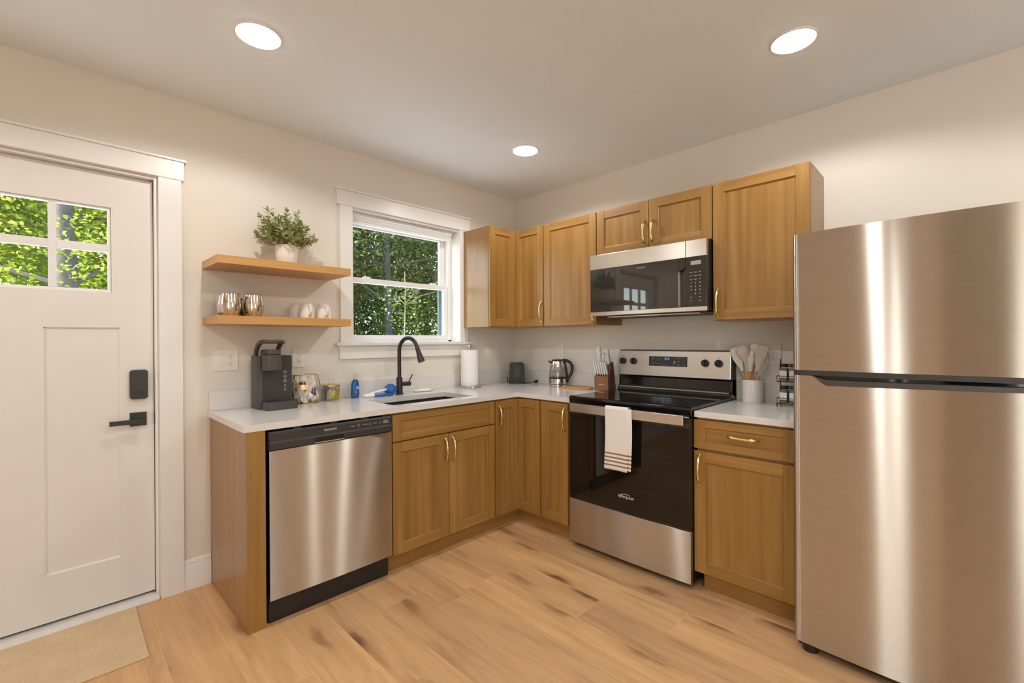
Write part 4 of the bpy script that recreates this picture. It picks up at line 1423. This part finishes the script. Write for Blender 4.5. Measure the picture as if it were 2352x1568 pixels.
# ------------------------------------------------------------------ pod basket and jar
bx, by = -1.862, -.092
r = thing('wire_pod_basket', 'round gold wire basket of coffee pods beside the coffee maker', 'basket', (bx, by, CT + .0004))
def barrel(z):
    t = z / .166
    return .066 + .016 * math.sin(PI * t) - .001 * t
m = MB()
for k in range(18):
    a = 2 * PI * k / 18
    m.tube([(barrel(z) * math.cos(a), barrel(z) * math.sin(a), z) for z in [.002 + .163 * i / 8 for i in range(9)]], .0017, 6)
for z in (.0024, .166):
    rr = barrel(z)
    m.tube([(rr * math.cos(2 * PI * j / 40), rr * math.sin(2 * PI * j / 40), z) for j in range(40)], .0022, 6, closed=True)
m.build('wire_cage', 'gold_wire', r, smooth=60, uv=False)
m = MB(); m.lathe([(.001, .001), (.0655, .001), (.0655, .003), (.001, .003)], n=30, cap=False); m.build('base', 'gold_wire', r)
m = MB()
aw = math.radians(-122)
def tagfn(a, c):
    q = barrel(.10) + .0025
    an = aw + .30 - (.60 + .0) * (1 - a) + .08
    return (q * math.cos(an), q * math.sin(an), .086 + .028 * c)
m.sheet(tagfn, 8, 2); m.build('name_plate', 'gold_lid', r, solid=.0015)
podm = MB(); podm.lathe([(.0175, 0), (.0185, .003), (.0225, .036), (.0225, .040), (.0255, .041), (.0255, .0435), (.001, .0435)], n=20)
pod_spots = [(-.030, -.030, .004, 1.4, .3), (.030, -.030, .004, 1.2, 2.0), (.0, .03, .004, .2, 0), (-.034, -.022, .046, .1, 0), (.022, -.040, .050, 1.5, 1.2), (.036, .020, .05, .4, 2), (-.028, -.034, .090, .0, 0), (.030, -.034, .096, 1.3, 4), (-.02, .034, .07, .9, 1), (.034, -.018, .128, 2.9, .5), (-.03, -.028, .136, 2.7, .2), (.0, .02, .120, .6, 3), (-.045, .01, .03, .3, 1), (.045, .012, .085, .9, 2), (-.044, .008, .092, 1.2, 5), (.0, -.048, .028, .8, 4), (.002, -.046, .075, .2, 1), (.0, -.044, .118, 1.7, 2.5), (-.05, -.01, .13, .5, 3), (.048, -.03, .03, .6, 5)]
first = None
for i, (x, y, z, tilt_, az) in enumerate(pod_spots):
    mat = 'pod_white' if i not in (4, 6) else ('pod_plum' if i == 4 else 'pod_brown')
    q = MB()
    q.v, q.f, q.mi = list(podm.v), list(podm.f), list(podm.mi)
    q.xf(Matrix.Translation((0, 0, .024)) @ Matrix.Rotation(az, 4, 'Z') @ Matrix.Rotation(tilt_, 4, 'X') @ Matrix.Translation((0, 0, -.021)))
    o = q.build('coffee_pod', mat, smooth=40)
    o.location = (bx + x * .92, by + y * .92, CT + .0006 + z * .88)
    if i == 4:
        tag(o, 'dark plum coffee pod low in the gold wire basket', 'coffee pod', 'pods in the wire basket')
    elif i == 6:
        tag(o, 'dark brown coffee pod in the gold wire basket', 'coffee pod', 'pods in the wire basket')
    else:
        tag(o, 'white coffee pod in the gold wire basket', 'coffee pod', 'pods in the wire basket')

jx, jy = -1.705, -.085
r = thing('sweetener_jar', 'small clear jar with gold lid holding packets beside the pod basket', 'jar', (jx, jy, CT + .0004))
m = MB(); m.lathe([(.044, 0), (.047, .004), (.047, .080), (.044, .088), (.0425, .088), (.0452, .079), (.0452, .006), (.001, .005)], n=32, cap=False); m.build('glass_body', 'clear_glass', r, smooth=40)
m = MB(); m.lathe([(.001, .0885), (.050, .0885), (.050, .096), (.046, .099), (.001, .099)], n=32, cap=False)
ld_ = m.build('lid', 'gold_lid', r, smooth=40)
m = MB(); m.tube([(-.016, .0, .097), (-.016, 0, .128), (.016, 0, .128), (.016, 0, .097)], .0014, 6); m.build('lid_loop', 'gold_wire', ld_)
for i, (x, y, rz, tl, mat, lab) in enumerate([(.0, -.026, .2, .12, 'packet_yellow', 'yellow sweetener packet lying across the front of the jar'), (.026, -.012, -.9, -.06, 'packet_yellow', 'upright yellow packet at the right side of the jar'), (-.012, .0, .5, .1, 'packet_white', 'white sugar packet in the middle of the small jar'), (.006, .020, -.2, -.1, 'packet_brown', 'brown sugar packet at the back of the small jar')]):
    m = MB()
    m.box(-.022, .022, -.003, .003, 0, .058)
    if i == 0:
        m.xf(Matrix.Rotation(.9, 4, 'Y') @ Matrix.Translation((0, 0, -.03)))
        m.xf(Matrix.Translation((.0, 0, .034)) @ Matrix.Scale(.72, 4))
    m.xf(Matrix.Translation((jx + x, jy + y, CT + .009)) @ Matrix.Rotation(rz, 4, 'Z') @ Matrix.Rotation(tl, 4, 'X'))
    tag(m.build('sweetener_packet', mat, bevel=.001), lab, 'packet', 'packets in the small jar')

# ------------------------------------------------------------------ by the sink
r = thing('dish_soap_bottle', 'blue dish soap bottle with pale cap left of the sink', 'bottle', (-1.548, -.078, CT + .0004), math.radians(20))
m = MB(); m.lathe([(.024, 0), (.029, .004), (.030, .03), (.029, .07), (.0265, .095), (.020, .110), (.012, .118)], n=32, sy=.72); m.build('body', 'soap_blue', r, smooth=50)
m = MB(); m.lathe([(.0125, .1185), (.0125, .132), (.0085, .136), (.0085, .150), (.001, .152)], n=20); m.build('cap', 'soap_cap', r, smooth=40)
m = MB(); m.lathe([(.001, .0006), (.011, .0006), (.011, 0)], n=24)
m.xf(Matrix.Rotation(math.radians(-50), 4, 'Z') @ Matrix(((1, 0, 0, .016), (0, 0, -1, -.0213), (0, 1, 0, .066), (0, 0, 0, 1)))); m.build('label_disc', 'mark_pale_blue', r)
m = MB(); m.rbox(-.004, .004, -.013, .013, 0, .0008, .0038)
m.xf(Matrix.Rotation(math.radians(-45), 4, 'Z') @ Matrix(((1, 0, 0, 0), (0, 0, -1, -.0226), (0, 1, 0, .045), (0, 0, 0, 1))) @ Matrix.Rotation(.5, 4, 'Z')); m.build('label_stripe', 'mark_cream', r)

r = thing('dish_brush', 'dish brush with big round blue head and white handle by the faucet', 'brush', (-1.325, -.125, CT + .0004))
m = MB()
n = 48
prof = []
for i in range(13):
    t = i / 12
    prof.append((max(.001, .041 * math.sin(PI * (.06 + .90 * t)) ** .6), .002 + .074 * t))
vs_, k0 = [], len(prof)
m.lathe(prof, n=n)
m.v = [(x * (1 + .06 * math.cos(12 * math.atan2(y, x) + 40 * z)), y * (1 + .06 * math.cos(12 * math.atan2(y, x) + 40 * z)), z) for x, y, z in m.v]
m.build('brush_head', 'brush_blue', r, smooth=60)
m = MB(); m.tube([(-.030, -.010, .044), (-.07, -.008, .036), (-.145, .0, .022), (-.165, .0, .016)], [.0075, .0085, .0080, .006], 12); m.build('handle', 'plastic_white', r, smooth=50)
r = thing('dish_wand', 'blue dish wand with white scrub end lying beside the soap bottle', 'wand', (-1.42, -.150, CT + .0004))
m = MB(); m.tube([(-.035, 0, .012), (.02, -.006, .011), (.07, -.006, .013), (.10, .0, .016)], [.010, .0105, .010, .008], 12); m.build('handle', 'brush_blue', r, smooth=50)
m = MB(); m.tube([(-.033, .0, .014), (-.06, .012, .015), (-.085, .02, .0145), (-.100, .026, .012)], [.009, .013, .012, .005], 12, flat=(1.3, (0, 0, 1))); m.build('scrub_head', 'plastic_white', r, smooth=50)

m = MB()
rr = random.Random(3)
def rag(a, c):
    x = -.075 + .15 * a + .008 * math.sin(9 * c)
    y = -.035 + .07 * c + .008 * math.sin(7 * a)
    z = .0035 + .013 * abs(math.sin(6.2 * a + 2.1 * c)) * (math.sin(PI * a) ** .5) * (math.sin(PI * c) ** .5) + .004 * math.sin(17 * a + 9 * c) ** 2 * math.sin(PI * a) * math.sin(PI * c)
    return (x, y, z)
m.sheet(rag, 36, 18)
o = m.build('dish_rag', 'cloth_white', smooth=70, solid=.002)
o.location = (-1.035, -.075, CT + .0006)
o.rotation_euler = (0, 0, .12)
tag(o, 'crumpled white dish rag on the worktop right of the faucet', 'cloth')

px_, py_ = -.642, -.128
r = thing('paper_towel_holder', 'chrome upright paper towel holder below the window corner', 'holder', (px_, py_, CT + .0004))
m = MB(); m.lathe([(.084, 0), (.086, .003), (.084, .008), (.070, .011), (.001, .011)], n=40); m.build('base', 'chrome', r, smooth=40)
m = MB()
m.cyl((0, 0, .010), (0, 0, .305), .006, n=14)
m.lathe([(.006, .303), (.012, .306), (.0135, .316), (.010, .326), (.001, .329)], n=20)
m.build('rod', 'chrome', r, smooth=40)
m = MB()
m.tube([(.083 * math.cos(2 * PI * j / 40), .083 * math.sin(2 * PI * j / 40), .018) for j in range(40)], .0022, 6, closed=True)
for a in (0, 2.1, 4.2):
    m.cyl((.083 * math.cos(a), .083 * math.sin(a), .006), (.083 * math.cos(a), .083 * math.sin(a), .018), .002, n=8)
m.build('base_ring', 'chrome', r, smooth=50)
m = MB()
m.lathe([(.020, .0), (.0655, 0), (.0660, .003), (.0660, .272), (.0655, .275), (.020, .275), (.020, 0)], n=48, cap=False)
m.box(.02, .0665, -.0655, -.0640, .002, .273) if False else None
o = m.build('paper_towel_roll', 'paper_white', smooth=40)
o.location = (px_, py_, CT + .0119)
tag(o, 'full white paper towel roll on the chrome holder', 'paper towels')

# ------------------------------------------------------------------ toaster, kettle, board, knife block
r = thing('toaster', 'small dark grey toaster seen end-on in the worktop corner', 'toaster', (-.150, -.160, CT + .0004), math.radians(-45))
m = MB()
out = []
W2, HT = .060, .172
for i in range(9):
    a = PI / 2 * i / 8
    out.append((W2 - .022 + .022 * math.cos(a), HT - .022 + .022 * math.sin(a)))
for i in range(9):
    a = PI / 2 + PI / 2 * i / 8
    out.append((-W2 + .022 + .022 * math.cos(a), HT - .022 + .022 * math.sin(a)))
out += [(-W2 - .004, .014), (W2 + .004, .014)]
m.prism(out, 1, -.095, .095)
m.build('body', 'toaster_grey', r, bevel=.005, smooth=35)
m = MB(); m.rbox(-.068, .068, -.100, .100, 0, .0138, .015); m.build('base', 'coffee_dark', r, smooth=35)
m = MB(); m.rbox(-.026, .026, .050, .158, 0, .003, .020); m.xf(Matrix(((1, 0, 0, 0), (0, 0, -1, -.0952), (0, 1, 0, 0), (0, 0, 0, 1)))); m.build('end_plate', 'coffee_dark', r, smooth=35)
m = MB(); m.box(-.006, .006, -.0992, -.0975, .062, .150); m.build('lever_slot', 'slot_dark', r)
m = MB(); m.box(-.002, .018, -.118, -.0995, .108, .122); m.build('lever', 'coffee_grey', r, bevel=.003)
m = MB(); m.cyl((0, -.0953, .028), (0, -.104, .028), .010, n=16); m.build('browning_dial', 'coffee_dark', r)
m = MB()
for u in (-.020, .020):
    m.box(u - .012, u + .012, -.07, .07, .1715, .1726)
m.build('toast_slot', 'slot_dark', r)
m = MB(); m.tube([(.064, -.06, .006), (.095, -.05, .006), (.125, -.035, .008), (.150, -.015, .012)], .0032, 8)
m.tube([(.145, -.018, .011), (.160, -.004, .015), (.176, .012, .016)], [.006, .012, .010], 10); m.build('power_cord', 'matte_black', r, smooth=50)
m = MB(); m.tube([(-.066, -.02, .012), (-.080, -.01, .02), (-.084, 0, .045), (-.080, .012, .05)], .004, 8); m.build('side_cord', 'matte_black', r, smooth=50)

r = thing('electric_kettle', 'glass electric kettle with black handle left of the cutting board', 'kettle', (-.125, -.580, CT + .0004), math.radians(-45))
m = MB(); m.lathe([(.060, 0), (.063, .003), (.063, .014), (.058, .017), (.001, .017)], n=36); m.build('power_base', 'chrome', r, smooth=40)
m = MB(); m.lathe([(.062, .0175), (.066, .020), (.0665, .055), (.0655, .060), (.001, .060)], n=36); m.build('heater_band', 'chrome', r, smooth=40)
m = MB(); m.lathe([(.0665, .0605), (.0680, .064), (.0668, .070), (.0600, .070)], n=36, cap=False); m.build('band_trim', 'plastic_black', r, smooth=40)
m = MB(); m.lathe([(.0668, .0705), (.0675, .09), (.064, .130), (.058, .152), (.056, .152), (.062, .129), (.0655, .09), (.065, .0705)], n=36, cap=False); m.build('glass_body', 'clear_glass', r, smooth=40)
m = MB(); m.lathe([(.0585, .1525), (.0590, .156), (.047, .198), (.044, .200), (.001, .200)], n=36)
kc = m.build('collar', 'chrome', r, smooth=40)
m = MB(); m.prism([(-.040, .192), (-.076, .202), (-.070, .188), (-.044, .168)], 1, -.014, .014); m.build('spout', 'plastic_black', r, bevel=.003)
m = MB(); m.lathe([(.0465, .1995), (.047, .203), (.040, .208), (.001, .209)], n=30); m.build('lid', 'plastic_black', r, smooth=40)
m = MB()
m.tube([(.040, 0, .203), (.070, 0, .200), (.096, 0, .186), (.112, 0, .160), (.114, 0, .128), (.104, 0, .095), (.086, 0, .068), (.072, 0, .050)], [.012, .012, .012, .012, .012, .011, .010, .009], 12, flat=(1.1, (0, 0, 1)))
m.tube([(.055, 0, .192), (.064, 0, .14), (.072, 0, .09), (.076, 0, .052), (.072, 0, .03)], [.009, .009, .009, .011, .010], 10)
m.build('handle', 'plastic_black', r, smooth=45)

r = thing('cutting_board', 'oval wooden cutting board lying between the kettle and knife block', 'board', (-.165, -.795, CT + .0004))
m = MB()
pts = []
for i in range(48):
    a = 2 * PI * i / 48
    c_, s_ = math.cos(a), math.sin(a)
    k = 2.6
    pts.append((.072 * math.copysign(abs(c_) ** (2 / k), c_), .128 * math.copysign(abs(s_) ** (2 / k), s_)))
m.prism(pts, 2, 0, .016)
m.build('board', 'board_wood', r, bevel=.004, smooth=35)

KB = (-.030, -.993)
kr = math.radians(-90 + 8)
r = thing('knife_block', 'reddish brown wooden knife block at the left edge of the range', 'knife block', (KB[0], KB[1], CT + .0004), kr)
# local: x = width, -y = depth toward the room
m = MB()
m.prism([(-.118, .0), (-.150, 0), (-.150, .104), (-.118, .104)], 0, -.052, .052)
m.build('steak_knife_step', 'block_front_wood', r, bevel=.003)
m = MB()
m.prism([(-.010, 0), (-.1178, 0), (-.1178, .110), (-.100, .176), (-.066, .202), (-.055, .19)], 0, -.052, .052)
m.build('main_block', 'block_wood', r, bevel=.003)
m = MB(); m.box(-.020, .020, -.1506, -.1498, .041, .047); m.build('logo_mark', 'brass', r)
Rk = Matrix.Rotation(kr, 4, 'Z')
def knife_at(name, label, cat, lx, ly, lz, builder, lean, group=None):
    o = thing(name, label, cat, group=group)
    p = Rk @ Vector((lx, ly, lz))
    o.location = (KB[0] + p.x, KB[1] + p.y, CT + .0004 + lz)
    o.rotation_euler = (lean, 0, kr)
    builder(o)
    return o
def steak(o):
    m = MB(); m.box(-.0035, .0035, -.006, .006, .001, .016); m.build('bolster', 'gold_wire', o)
    m = MB()
    m.prism([(-.007, .016), (.007, .016), (.009, .045), (.0085, .085), (.011, .104), (.002, .110), (-.008, .106), (-.008, .05)], 0, -.0058, .0058)
    m.build('grip', 'plastic_white', o, bevel=.002)
sk = None
for i in range(6):
    lx = -.043 + i * .0172
    lab = ['steak knife at the left end of the knife block row', 'second white steak knife from the left in the block', 'third white steak knife from the left in the block', 'fourth white steak knife from the left in the block', 'fifth white steak knife from the left in the block', 'white steak knife at the range end of the row'][i]
    if i == 0:
        lab = 'white ' + lab
        sk = knife_at('steak_knife', lab, 'knife', lx, -.135, .104, steak, math.radians(22), 'steak knives in the block')
    else:
        p = Rk @ Vector((lx, -.135, .104))
        dup(sk, (KB[0] + p.x, KB[1] + p.y, CT + .0004 + .104), None, lab)
def chef(o):
    m = MB(); m.box(-.004, .004, -.011, .011, -.004, .012); m.build('bolster', 'chrome', o)
    m = MB()
    m.prism([(-.012, .012), (.012, .012), (.013, .05), (.012, .095), (.017, .122), (.006, .132), (-.012, .122), (-.011, .06)], 0, -.009, .009)
    m.build('grip', 'plastic_white', o, bevel=.004)
_k = knife_at('chef_knife', 'large white handled knife rearmost left in the knife block', 'knife', -.030, -.088, .186, chef, math.radians(20)); _k.scale = (1.45, 1.3, 1.0)
_k = knife_at('carving_knife', 'large white handled knife on the range side of the block', 'knife', .028, -.084, .176, chef, math.radians(14)); _k.scale = (1.45, 1.3, .95)
def shears(o):
    m = MB()
    for s in (-1, 1):
        ring = [(s * .012 + .0 * j, .018 * math.cos(2 * PI * j / 24) - .004, .060 + .034 * math.sin(2 * PI * j / 24)) for j in range(24)]
        m.tube(ring, .0050, 8, closed=True)
    m.box(-.012, .012, -.010, .010, .0, .028)
    m.build('grip', 'plastic_white', o, smooth=60)
_k = knife_at('kitchen_shears', 'white loop-handled kitchen shears between the two large knives', 'scissors', .000, -.096, .180, shears, math.radians(20)); _k.scale = (1.2, 1.3, 1.0)

# ------------------------------------------------------------------ utensil crock and spice rack
cx_, cy_ = -.100, -1.977
r = thing('utensil_crock', 'off-white ceramic crock of utensils right of the range', 'crock', (cx_, cy_, CT + .0004))
m = MB(); m.lathe([(.052, 0), (.0545, .003), (.0550, .125), (.0535, .1285), (.0510, .125), (.0505, .006), (.001, .006)], n=44, cap=False); m.build('wall', 'ceramic_white', r, smooth=40)
m = MB(); m.lathe([(.001, .0005), (.052, .0005), (.0505, .0058), (.001, .0058)], n=44, cap=False); m.build('base', 'ceramic_white', r)
def utensil(name, label, cat, bx_, by_, tx, ty, tz, head, mat, hz=.175):
    """stands in the crock from (bx_,by_) leaning to (tx,ty) at height tz (relative to the worktop)"""
    o = thing(name, label, cat, (cx_, cy_, CT + .0004), 0, 'utensils in the crock')
    A = Vector((bx_, by_, .008)); Bt = Vector((tx, ty, tz))
    d = (Bt - A).normalized()
    def at(z):
        return A + d * ((z - A.z) / d.z)
    m = MB(); m.tube([at(.008), at(.06), at(hz)], [.0055, .0062, .0068], 12); m.build('wooden_handle', 'utensil_wood', o, smooth=50)
    m = MB()
    # head frame: e along the handle, s across facing the room (camera side)
    s = Vector((.30, -.95, 0)); s = (s - d * s.dot(d)).normalized()
    nn = d.cross(s)
    q0 = at(hz)
    L = (Bt - q0).length
    head(m, q0, d, s, nn, L)
    m.build('head', mat, o, smooth=50)
    return o
def blade(wid, taper=1.0, thick=.004, flare=.25):
    def f(m, q, d, s, n, L):
        prof = [(0, .0075), (flare * .6, .0075), (flare + .12, wid * .75), (flare + .3, wid * taper), (.92, wid), (1.0, wid * .72)]
        vs = []
        for t, w_ in prof:
            c = q + d * (L * t)
            th = thick + (.004 * max(0, 1 - t * 3))
            vs += [c - s * w_ - n * th, c + s * w_ - n * th, c + s * w_ + n * th, c - s * w_ + n * th]
        fs = []
        for i in range(len(prof) - 1):
            a = i * 4
            for j in range(4):
                fs.append((a + j, a + (j + 1) % 4, a + 4 + (j + 1) % 4, a + 4 + j))
        fs += [(0, 1, 2, 3), tuple(len(vs) - 4 + j for j in range(4))]
        m.add(vs, fs)
    return f
def spoon(rw):
    def f(m, q, d, s, n, L):
        Mx = Matrix((
            (s.x, n.x, d.x, q.x), (s.y, n.y, d.y, q.y), (s.z, n.z, d.z, q.z), (0, 0, 0, 1)))
        k = len(m.v)
        prof = [(.0072, 0), (.0075, L * .3), (.011, L * .42), (rw * .72, L * .55), (rw, L * .72), (rw * .92, L * .86), (rw * .55, L * .97), (.001, L)]
        m.lathe(prof, n=24, sy=.42)
        m.v[k:] = [tuple(Mx @ Vector(p)) for p in m.v[k:]]
    return f
def whisk(m, q, d, s, n, L):
    for k in range(6):
        a = PI * k / 6
        o = s * math.cos(a) + n * math.sin(a)
        pts = []
        for i in range(17):
            t = i / 16
            u = 2 * t - 1
            wdt = .016 * math.sin(PI * min(1, max(0, .5 + u * .5)) * 1.0) if False else .017 * math.cos(u * PI / 2) ** .6 * 0 + .017 * (1 if abs(u) < .5 else math.cos((abs(u) - .5) * PI)) * (1 if u >= 0 else 1)
            pts.append(q + d * (L * (1 - abs(u) ** 1.6)) + o * (math.copysign(1, u) * .017 * math.sin(PI * min(1, abs(u) * 1.0)) ** .8))
        m.tube(pts, .0011, 5)
utensil('slotted_turner', 'grey flat turner leaning left in the crock', 'utensil', .01, .0, -.012, .094, .308, blade(.026), 'silicone_grey')
utensil('serving_spoon', 'large beige spoon at the front of the crock', 'utensil', .018, -.010, -.036, .046, .325, spoon(.036), 'silicone_beige')
utensil('narrow_spatula', 'white spatula standing upright in the middle of the crock', 'utensil', -.004, .008, -.018, .006, .292, blade(.017, .9), 'silicone_grey')
utensil('soup_ladle', 'beige broad turner leaning right in the crock', 'utensil', -.01, .02, .020, -.052, .320, blade(.029, .95), 'silicone_beige')
utensil('forked_server', 'pale slim server behind the upright spatula', 'utensil', .0, .03, .024, -.006, .330, blade(.020, .9), 'silicone_grey')
utensil('balloon_whisk', 'whisk leaning to the right edge of the crock', 'utensil', -.012, .016, .010, -.072, .262, whisk, 'silicone_grey', .150)

sx_, sy_ = -.165, -2.200
r = thing('spice_rack', 'black two-tier wire spice rack beside the refrigerator', 'spice rack', (sx_, sy_, CT + .0004))
m = MB()
for z in (.016, .132):
    for (x0, x1, y0, y1) in ((-.035, .035, -.075, .072),):
        m.tube([(x0, y0, z), (x1, y0, z), (x1, y1, z), (x0, y1, z)], .0022, 6, closed=True)
        m.tube([(x0, y0, z + .030), (x1, y0, z + .030), (x1, y1, z + .030), (x0, y1, z + .030)], .0018, 6, closed=True)
        for y in (-.05, -.02, .01, .04):
            m.tube([(x0, y, z), (x1, y, z)], .0016, 6)
        for x in (x0, x1):
            for y in (y0, y1):
                m.cyl((x, y, z), (x, y, z + .030), .0016, n=6)
m.build('shelf_wire', 'matte_black', r, smooth=50)
m = MB()
for y in (-.075, .072):
    m.cyl((.035, y, .0), (.035, y, .250), .003, n=8)
    m.cyl((-.035, y, .0), (-.035, y, .016), .003, n=8)
m.build('upright', 'matte_black', r, smooth=50)
proto = None
jl = {(0, 0): 'spice jar on the lower tier at the open left end', (0, 1): 'second spice jar from the left on the lower tier', (1, 0): 'spice jar on the upper tier at the open left end', (1, 1): 'second spice jar from the left on the upper tier'}
for tier in (0, 1):
    for i in range(3):
        loc = (sx_ - .003, sy_ + .046 - i * .046, CT + .0004 + .0187 + tier * .116)
        lab = jl.get((tier, i), 'spice jar hidden behind the refrigerator edge')
        lab = 'black-lidded ' + lab
        if i == 2:
            lab = 'black-lidded spice jar at the hidden right end, %s tier' % ('upper' if tier else 'lower')
        if proto is None:
            proto = thing('spice_jar', lab, 'jar', loc, 0, 'spice jars on the rack')
            m = MB(); m.rbox(-.0205, .0205, -.0205, .0205, 0, .074, .007); m.build('glass_body', 'clear_glass', proto, smooth=35)
            m = MB(); m.rbox(-.019, .019, -.019, .019, .002, .068, .006); m.build('filling', 'spice_green', proto, smooth=35)
            m = MB(); m.box(-.0216, -.0207, -.017, .017, .018, .056); m.build('label', 'label_white', proto)
            m = MB(); m.lathe([(.0205, .0745), (.0215, .076), (.0215, .090), (.020, .092), (.001, .092)], n=24); m.build('lid', 'matte_black', proto, smooth=40)
        else:
            dup(proto, loc, None, lab)

# ------------------------------------------------------------------ doormat
m = MB()
m.box(-.62, .0, -.26, .26, 0, .007)
o = m.build('doormat', 'jute_mat', bevel=.002)
o.location = (-2.632, -.238, .0004)
o.rotation_euler = (0, 0, math.radians(-.7))
tag(o, 'plain beige woven doormat on the floor before the entry door', 'doormat')

# ------------------------------------------------------------------ outside: lawn, trees
m = MB(); m.box(-9, 4, .2165, 4.2, -.52, -.40); struct(m.build('window_bounce_slab', 'bounce_pale', uv=False))  # unseen pale slab added to bounce sun through the window onto the ceiling
m = MB(); m.box(-40, 40, .216, 50, -.75, -.55); struct(m.build('ground', 'grass_green', uv=False))
m = MB(); m.prism([(-30, -30), (12, -30), (12, YR - .13), (XF - .13, YR - .13), (XF - .13, .2), (-30, .2)], 2, -.30, -.12); struct(m.build('rear_bounce_slab', 'bounce_pale_rear', uv=False))  # unseen pale ground added behind the room to bounce sunlight up to the ceiling

def tree(name, label, x, y, h, trunk_r, blobs, mat, bark, n, size, seed, group=None, lean=(0, 0)):
    R = random.Random(seed)
    r = thing(name, label, 'tree', (x, y, -.55), 0, group)
    m = MB()
    pts = [(lean[0] * t * h + .05 * math.sin(5 * t + seed), lean[1] * t * h + .04 * math.cos(4 * t + seed), h * t) for t in [i / 9 for i in range(10)]]
    m.tube(pts, [trunk_r * (1.12 - .75 * i / 9) for i in range(10)], 10)
    for k in range(7):
        t = .35 + .6 * R.random()
        i = min(8, int(t * 9))
        p = Vector(pts[i])
        a = R.uniform(0, 6.28)
        L = h * R.uniform(.15, .3)
        q = p + Vector((math.cos(a) * L, math.sin(a) * L, L * R.uniform(.2, .7)))
        m.tube([p, p.lerp(q, .5) + Vector((0, 0, .06)), q], [trunk_r * .32, trunk_r * .22, trunk_r * .08], 6)
    m.build('trunk', bark, r, smooth=60, uv=False, fixn=False)
    vs, fs = [], []
    tot = sum(b[3] * b[4] * b[5] for b in blobs)
    for (bx0, by0, bz0, rx, ry, rz) in blobs:
        cnt = int(n * rx * ry * rz / tot)
        for _ in range(cnt):
            while True:
                u = Vector((R.uniform(-1, 1), R.uniform(-1, 1), R.uniform(-1, 1)))
                if u.length < 1:
                    break
            c = Vector((bx0 + u.x * rx, by0 + u.y * ry, bz0 + u.z * rz))
            ax = Vector((R.gauss(0, 1), R.gauss(0, 1), R.gauss(0, .6) - .25)).normalized()
            up = Vector((R.gauss(0, .6), R.gauss(0, .6), 1)).normalized()
            s = ax.cross(up)
            if s.length < 1e-3:
                continue
            s.normalize()
            L = size * R.uniform(.6, 1.25)
            Wd = L * .42
            k = len(vs)
            nrm = s.cross(ax)
            vs += [tuple(c), tuple(c + ax * L * .5 + s * Wd + nrm * L * .08), tuple(c + ax * L), tuple(c + ax * L * .5 - s * Wd + nrm * L * .08)]
            fs.append((k, k + 1, k + 2, k + 3))
    q = MB()
    q.v, q.f, q.mi = vs, fs, [0] * len(fs)
    q.build('foliage', mat, r, uv=False, fixn=False)
    return r
G1 = 'trees outside the kitchen window'
G2 = 'trees outside the entry door'
tree('slender_tree', 'dark straight trunk rising in the middle of the window view', 3.36, 8.0, 8.5, .105, [(0, .6, 4.6, 1.8, 1.2, 1.6), (-.6, .5, 6.2, 1.8, 1.3, 1.4), (.9, .4, 5.8, 1.5, 1.1, 1.3)], 'leaves_mid', 'bark', 14000, .10, 1, G1)
tree('leafy_tree', 'dark leafy tree filling the left of the window view', 1.55, 9.2, 8.0, .10, [(.2, 0, 4.2, 1.7, 1.4, 2.2), (0, 0, 2.6, 1.7, 1.2, 1.4), (.9, .3, 5.8, 1.7, 1.4, 1.2)], 'leaves_deep', 'bark', 26000, .11, 2, G1)
tree('leafy_tree', 'lighter leafy tree at the right of the window view', 5.6, 9.4, 8.0, .09, [(0, 0, 4.4, 1.9, 1.4, 1.9), (-.5, -.4, 2.8, 1.7, 1.2, 1.3), (.4, .2, 6.0, 1.5, 1.2, 1.2)], 'leaves_mid', 'bark', 24000, .11, 3, G1)
tree('slender_tree', 'thin pale sapling low in the right half of the window', 2.75, 6.2, 3.4, .022, [(.1, .2, 2.7, .55, .5, .55), (.45, .3, 2.1, .4, .3, .35)], 'leaves_mid', 'bark_pale', 420, .07, 4, G1)
tree('background_tree', 'tall tree far behind the slender trunk in the window view', 4.4, 15.0, 11, .16, [(0, 0, 5.0, 3.4, 2.0, 2.6), (-2.5, 0, 3.0, 2.6, 1.6, 2.0), (2.5, .5, 3.2, 2.6, 1.6, 2.2), (-2.5, .5, 1.6, 2.6, 1.0, 1.3), (1.5, .5, 1.6, 3.0, 1.0, 1.3)], 'leaves_deep', 'bark', 38000, .15, 5, G1)
tree('shrub', 'low bright shrub along the bottom of the window view', 2.9, 6.9, 1.5, .03, [(0, 0, 1.15, 1.5, .5, .55), (1.3, .8, 1.2, 1.0, .5, .6), (-1.1, .4, 1.3, .9, .5, .7)], 'leaves_mid', 'bark_pale', 9000, .07, 6, G1)
tree('thick_tree', 'thick grey trunk seen through the right panes of the entry door', -2.79, 5.0, 7.5, .115, [(.1, .7, 4.2, 1.2, .8, 1.2), (.8, .6, 3.0, .8, .6, 1.2), (-.5, -.35, 2.4, .35, .2, .9), (.15, -.4, 2.9, .30, .2, .5)], 'leaves_bright', 'bark', 16000, .058, 7, G2)
tree('leafy_tree', 'bright green leafy tree in the left panes of the entry door', -3.9, 6.2, 6.5, .08, [(0, 0, 2.6, 1.1, .9, 1.6), (.1, .1, 4.1, 1.2, .9, .9)], 'leaves_bright', 'bark', 28000, .064, 8, G2)
tree('leafy_tree', 'bright green leafy tree right of the trunk outside the door', -1.75, 6.4, 6.5, .08, [(0, 0, 2.7, 1.0, .9, 1.5), (.1, .1, 3.9, .9, .8, .9)], 'leaves_bright', 'bark', 24000, .064, 9, G2)
tree('background_tree', 'wide pale tree far behind the entry door panes', -3.0, 12.0, 9, .15, [(0, 0, 3.5, 3.4, 1.6, 2.6), (-1.5, 0, 5.0, 3.0, 1.6, 1.8)], 'leaves_bright', 'bark_pale', 16000, .15, 10, G2)
